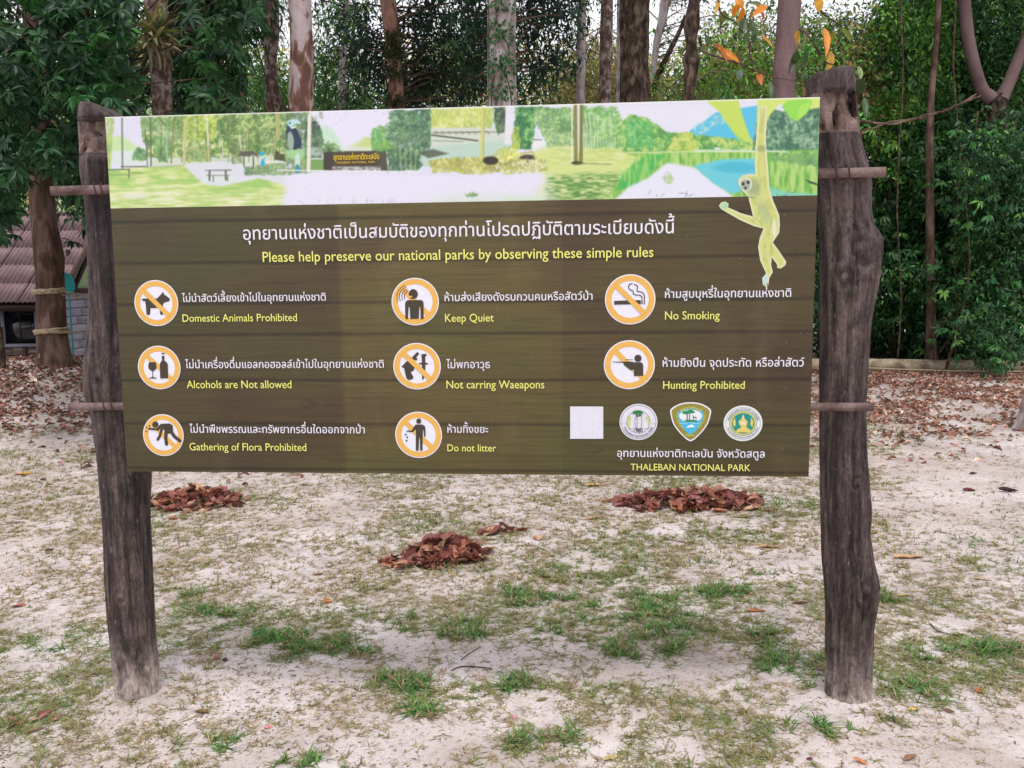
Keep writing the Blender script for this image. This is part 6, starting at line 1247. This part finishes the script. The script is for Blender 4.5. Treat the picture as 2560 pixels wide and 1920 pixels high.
# ---- single fallen leaves
def dry_leaf_mesh(k, W=.42, curl=.3, name='leaf'):
    q = np.random.default_rng(100 + k); nu, nv = 11, 5; t = np.linspace(0, 1, nu); w = W / 2 * np.sin(np.clip(t * .96 + .02, 0, 1) * pi) ** .75; V = []
    bend = q.normal(0, .12); cv = curl * q.uniform(.6, 1.4); tw = q.normal(0, .5)
    for i, a in enumerate(t):
        for j in range(nv):
            s_ = (j - 2) / 2; yy = s_ * w[i] * (1 + .12 * q.normal()) ; z = cv * (abs(s_) ** 1.5) * w[i] * 1.3 + curl * .45 * (a - .5) ** 2 + tw * s_ * w[i] * (a - .5) + .012 * q.normal(); V.append([a - .5, yy + bend * (a - .5) ** 2, z])
    F = [[i * nv + j, i * nv + j + 1, (i + 1) * nv + j + 1, (i + 1) * nv + j] for i in range(nu - 1) for j in range(nv - 1)]
    n = len(V); st = [[-.5, .004, .02], [-.5, -.004, .02], [-.66, -.006, .05], [-.66, .006, .05]]; V = np.array(V); V[:, 2] -= V[:, 2].min()
    V = np.vstack([V, st]); F = F + [[n, n + 1, n + 2, n + 3]]; return V, F
LCOL = {}
def leafmat(c):
    c = tuple(c)
    if c not in LCOL:
        m = NT('dead_leaf', .6, .25); n = m.noise(m.coord(), 6, 4, .6); n2 = m.noise(m.coord((1, 8, 1)), 5, 2); b = np.array(lin(*c))
        m.base(m.mix(1.0, m.ramp(n, [(.3, tuple(b * .6)), (.5, tuple(b)), (.75, tuple(np.minimum(b * 1.25, 1)))]), m.ramp(n2, [(.3, .85), (.7, 1.1)]), 'MULTIPLY')); LCOL[c] = m.m
    return LCOL[c]
def fallen(x, y, Lp, c, ang, label, k, W=.42, curl=.3, name='fallen_leaf', cat='leaf'):
    P = ground(x, y); dist = float((P - CAM) @ cF); Ln = Lp / FD * dist; V, F = dry_leaf_mesh(k, W, curl); me = mkmesh(name, V * Ln, np.array(F), None, leafmat(c), True)
    o = obj(name, me, None, (P[0], P[1], P[2] + .002)); o.rotation_euler = (rng.normal(0, .12), rng.normal(0, .1), radians(ang)); tagp(o, label, cat); return o
YE, TAN, BRN, ORG, PNK, MAR, DK, PEA = (196, 150, 74), (176, 140, 106), (118, 84, 66), (182, 98, 58), (182, 136, 126), (112, 52, 50), (62, 40, 38), (206, 158, 120)
FLV = [(51, 1025, 36, YE, 15, 'yellow leaf on the sand level with the lower batten, left of the left post', .4, .3), (93, 1037, 14, DK, 40, 'small dark leaf just right of the yellow one at far left', .6, .5), (372, 1121, 25, ORG, -20, 'orange leaf in front of the left leaf pile', .6, .3),
 (30, 1131, 42, (120, 100, 80), 10, 'long dry brown leaf curled at the left edge', .16, .5), (106, 1190, 20, MAR, 60, 'small red leaf on pale sand left of the left post', .5, .5), (40, 1311, 30, (160, 104, 84), 25, 'rusty leaf near the left edge halfway down the ground', .5, .3), (708, 1299, 27, (206, 122, 70), 80, 'bright orange round leaf left of the big green grass tuft', .8, .15),
 (687, 1242, 26, (160, 124, 80), 30, 'small tan curled leaf above the bright orange round leaf', .35, .5), (369, 1243, 16, PNK, 100, 'tiny pinkish leaf beside the left post at mid height', .7, .3), (435, 1541, 36, (122, 96, 56), -15, 'olive-brown leaf right of the foot of the left post', .38, .45), (579, 1572, 18, (206, 140, 144), 0, 'small pink leaf fragment low in the left half', .8, .2),
 (77, 1579, 40, (140, 92, 86), 35, 'dull red leaf low at the left of the picture', .3, .35), (1289, 1050, 54, (200, 162, 110), 12, 'long tan leaf right under the bottom edge of the board', .28, .3), (1204, 1084, 30, (170, 130, 118), 5, 'flat dull pink-brown leaf below the board centre', .35, .2), (1279, 1121, 38, (196, 160, 124), 25, 'pale curled leaf below the long tan leaf', .35, .45),
 (1161, 1164, 30, (192, 150, 122), 100, 'pale tan leaf scrap right of the centre leaf pile', .7, .3), (1177, 1249, 26, (110, 86, 60), 0, 'small dark brown arched leaf right of and below the centre pile', .4, .6), (1015, 1318, 26, (190, 156, 150), 80, 'pale pinkish leaf on bare sand below the centre pile', .5, .3), (1127, 1147, 28, (130, 64, 54), 10, 'dark red curled leaf at the right end of the small leaf clump', .45, .6),
 (891, 1537, 52, (216, 172, 138), 28, 'large peach-coloured leaf low left of centre', .32, .3), (1171, 1513, 26, (120, 112, 60), 20, 'olive curled leaf in the grass low centre', .4, .7), (1110, 1551, 18, (206, 140, 150), 100, 'tiny pink leaf near the bottom centre', .5, .4), (1320, 1639, 44, (196, 176, 124), 25, 'straw-yellow leaf touching the bottom edge right of centre', .35, .4),
 (1238, 1324, 20, (176, 146, 120), 0, 'small tan leaf in the grass right of centre', .4, .3), (1609, 1119, 46, (128, 116, 70), -12, 'long olive leaf below the right leaf pile', .18, .5), (1658, 1183, 62, (208, 160, 92), 4, 'long yellow-brown leaf left of the right post', .25, .25), (1961, 1206, 68, (206, 160, 110), -4, 'long orange-tan leaf lying right of the right post', .22, .2),
 (2092, 1060, 28, MAR, 0, 'dark red leaf on bare sand at right', .6, .5), (2178, 1063, 42, DK, -8, 'dark folded leaf at the far right edge', .4, .7), (2103, 1024, 18, DK, 10, 'small dark leaf above the dark red one at right', .6, .6), (1619, 1283, 20, (190, 140, 120), 90, 'small pinkish leaf upright in the sand left of the right post', .7, .3), (1632, 1321, 40, (178, 112, 78), -8, 'orange-brown leaf in grass left of the right post', .3, .3),
 (1729, 1306, 34, BRN, -25, 'dark brown folded leaf close to the left side of the right post', .3, .6), (1953, 1288, 40, (200, 166, 96), -12, 'yellow leaf in the grass right of the right post', .3, .3), (2069, 1295, 24, (176, 150, 136), 40, 'round dull tan leaf right of the yellow leaf', .85, .2), (2121, 1253, 38, (190, 164, 138), -25, 'pale pointed leaf in grass near the right edge', .3, .35),
 (2176, 1345, 26, (186, 150, 122), 60, 'tan leaf standing on sand at the right edge', .7, .4), (2117, 1493, 25, (196, 112, 74), 30, 'small orange leaf low at right', .7, .3), (1973, 1534, 26, (224, 180, 100), 10, 'small bright yellow leaf right of the foot of the right post', .4, .3), (2048, 1538, 28, (126, 96, 76), -45, 'brown curled leaf beside grass low at right', .35, .6),
 (1965, 1639, 42, (150, 108, 80), 28, 'brown crumpled leaf near the bottom right', .35, .5), (1859, 1648, 38, (206, 130, 92), -28, 'orange leaf at the bottom edge right of the right post', .3, .35), (1749, 1641, 16, (110, 52, 70), 0, 'tiny maroon leaf at the bottom edge below the right post', .8, .3), (1010, 970, 60, (120, 74, 60), 0, 'hidden leaf', .3, .3), (1660, 1105, 38, (120, 52, 54), -10, 'flat dark red leaf trailing right of the right leaf pile', .3, .2)]
for k, (x, y, Lp_, c, a, lb, w_, cu) in enumerate(FLV):
    if lb != 'hidden leaf': fallen(x, y, Lp_, c, a, lb, k, w_, cu)
# round seeds and twigs
for x, y, lb in ((469, 1424, 'round reddish seed on the shaded sand left of centre'), (486, 1429, 'small dark seed beside the round reddish seed')):
    P = ground(x, y); mb = MB(); t = np.linspace(-1, 1, 9); rad = .014 if lb.startswith('round') else .010; tube(mb, np.stack([t * 0, t * 0, rad * np.sin(t * pi / 2) + rad * .8], -1), rad * np.cos(t * pi / 2 * .98), 14); tagp(obj('seed', mb.me('seed', flat('seed_' + lb.split()[1], lin(*((150, 108, 96) if lb.startswith('round') else (66, 56, 60))), .5), True, False), None, tuple(P)), lb, 'seed')
for pts, lb, w in (([(975, 1451), (995, 1443), (1025, 1443), (1062, 1447)], 'thin dark curved twig on the shaded sand at centre', .0028), ([(996, 1428), (1014, 1414), (1038, 1400)], 'short straight twig slanting above the curved twig', .0022), ([(2010, 1350), (2025, 1365), (2060, 1374), (2082, 1372)], 'thin brown twig on sand right of the right post', .0028), ([(1430, 1164), (1470, 1172), (1500, 1174)], 'small twig below the right leaf pile', .003)):
    v = np.array(pts, float); P = ground(v[:, 0], v[:, 1]) + [0, 0, .006]; mb = MB(); tube(mb, smoothpath(P - P[0], 16), w, 6); tagp(obj('twig', mb.me('twig', M_TWIG, True, False), None, tuple(P[0])), lb, 'twig')
# ---- leaf piles: every leaf a part
PM = []
for k in range(14):
    V, F = dry_leaf_mesh(300 + k, (.5, .42, .6)[k % 3], .5); c = [(148, 88, 80), (166, 106, 88), (122, 68, 64), (184, 134, 108), (154, 92, 76), (134, 78, 74), (194, 152, 126), (158, 100, 94), (112, 60, 56), (174, 112, 80), (204, 166, 132), (140, 82, 70), (150, 90, 88), (128, 94, 78)][k]
    c = tuple(int(.84 * a + .16 * b_ ) for a, b_ in zip(c, (140, 118, 102))); PM.append(mkmesh('leaf', V, np.array(F), None, leafmat(c), True))
def pile(x, y, wpx, hpx, n, Lm, label, yaw=0, dpt=.6, seed=0, lop=0):
    P = ground(x, y); dist = float((P - CAM) @ cF); Wm = wpx / FD * dist / 2; Hm = hpx / FD * dist; root = empty('leaf_pile', tuple(P)); tagp(root, label, 'leaf pile'); q = np.random.default_rng(seed)
    r = q.random(n) ** .55; r = np.where(q.random(n) < .12, r * 1.3, r); a = q.random(n) * 2 * pi; lx = r * np.cos(a) * Wm; ly = r * np.sin(a) * Wm * dpt; h = Hm * np.maximum(0, 1 - r ** 1.6) * (1 + lop * np.cos(a) * r)
    for i in range(n):
        o = obj('leaf', PM[min(13, int(14 * q.random() ** (1.0 if r[i] < .7 else .75)))], root); s_ = Lm * q.uniform(.55, 1.35); z = float(gz(P[0] + lx[i], P[1] + ly[i]) - P[2]) + h[i] * q.uniform(.35, 1.0)
        o.location = (lx[i], ly[i], z + .003); tl = .22 + .34 * (h[i] > .02); o.rotation_euler = (q.normal(0, tl), q.normal(0, tl), q.random() * 2 * pi); o.scale = (s_, s_, s_)
pile(422, 1088, 212, 36, 210, .10, 'reddish leaf pile behind the left post, under the board', seed=1); pile(958, 1206, 172, 48, 170, .105, 'tallest red-brown leaf pile, on the grass at the centre', seed=2, lop=.2); pile(900, 1216, 150, 16, 44, .10, 'low pale leaf spread at the left foot of the centre pile', seed=5)
pile(1490, 1088, 300, 32, 250, .11, 'widest dark red leaf pile, left of the right post', seed=3, dpt=.4); pile(1078, 1152, 66, 18, 12, .10, 'small dark red leaf clump right of the centre pile', seed=4); pile(1560, 1098, 150, 26, 40, .10, 'thin dark red leaf spread at the right end of the widest pile', seed=6, dpt=.4)
pile(70, 1560, 110, 6, 9, .045, 'few faded red leaves in the grass at the lower left', seed=7)
for xx, yy, lb, sd in ((225, 245, 'a', 1),): pass
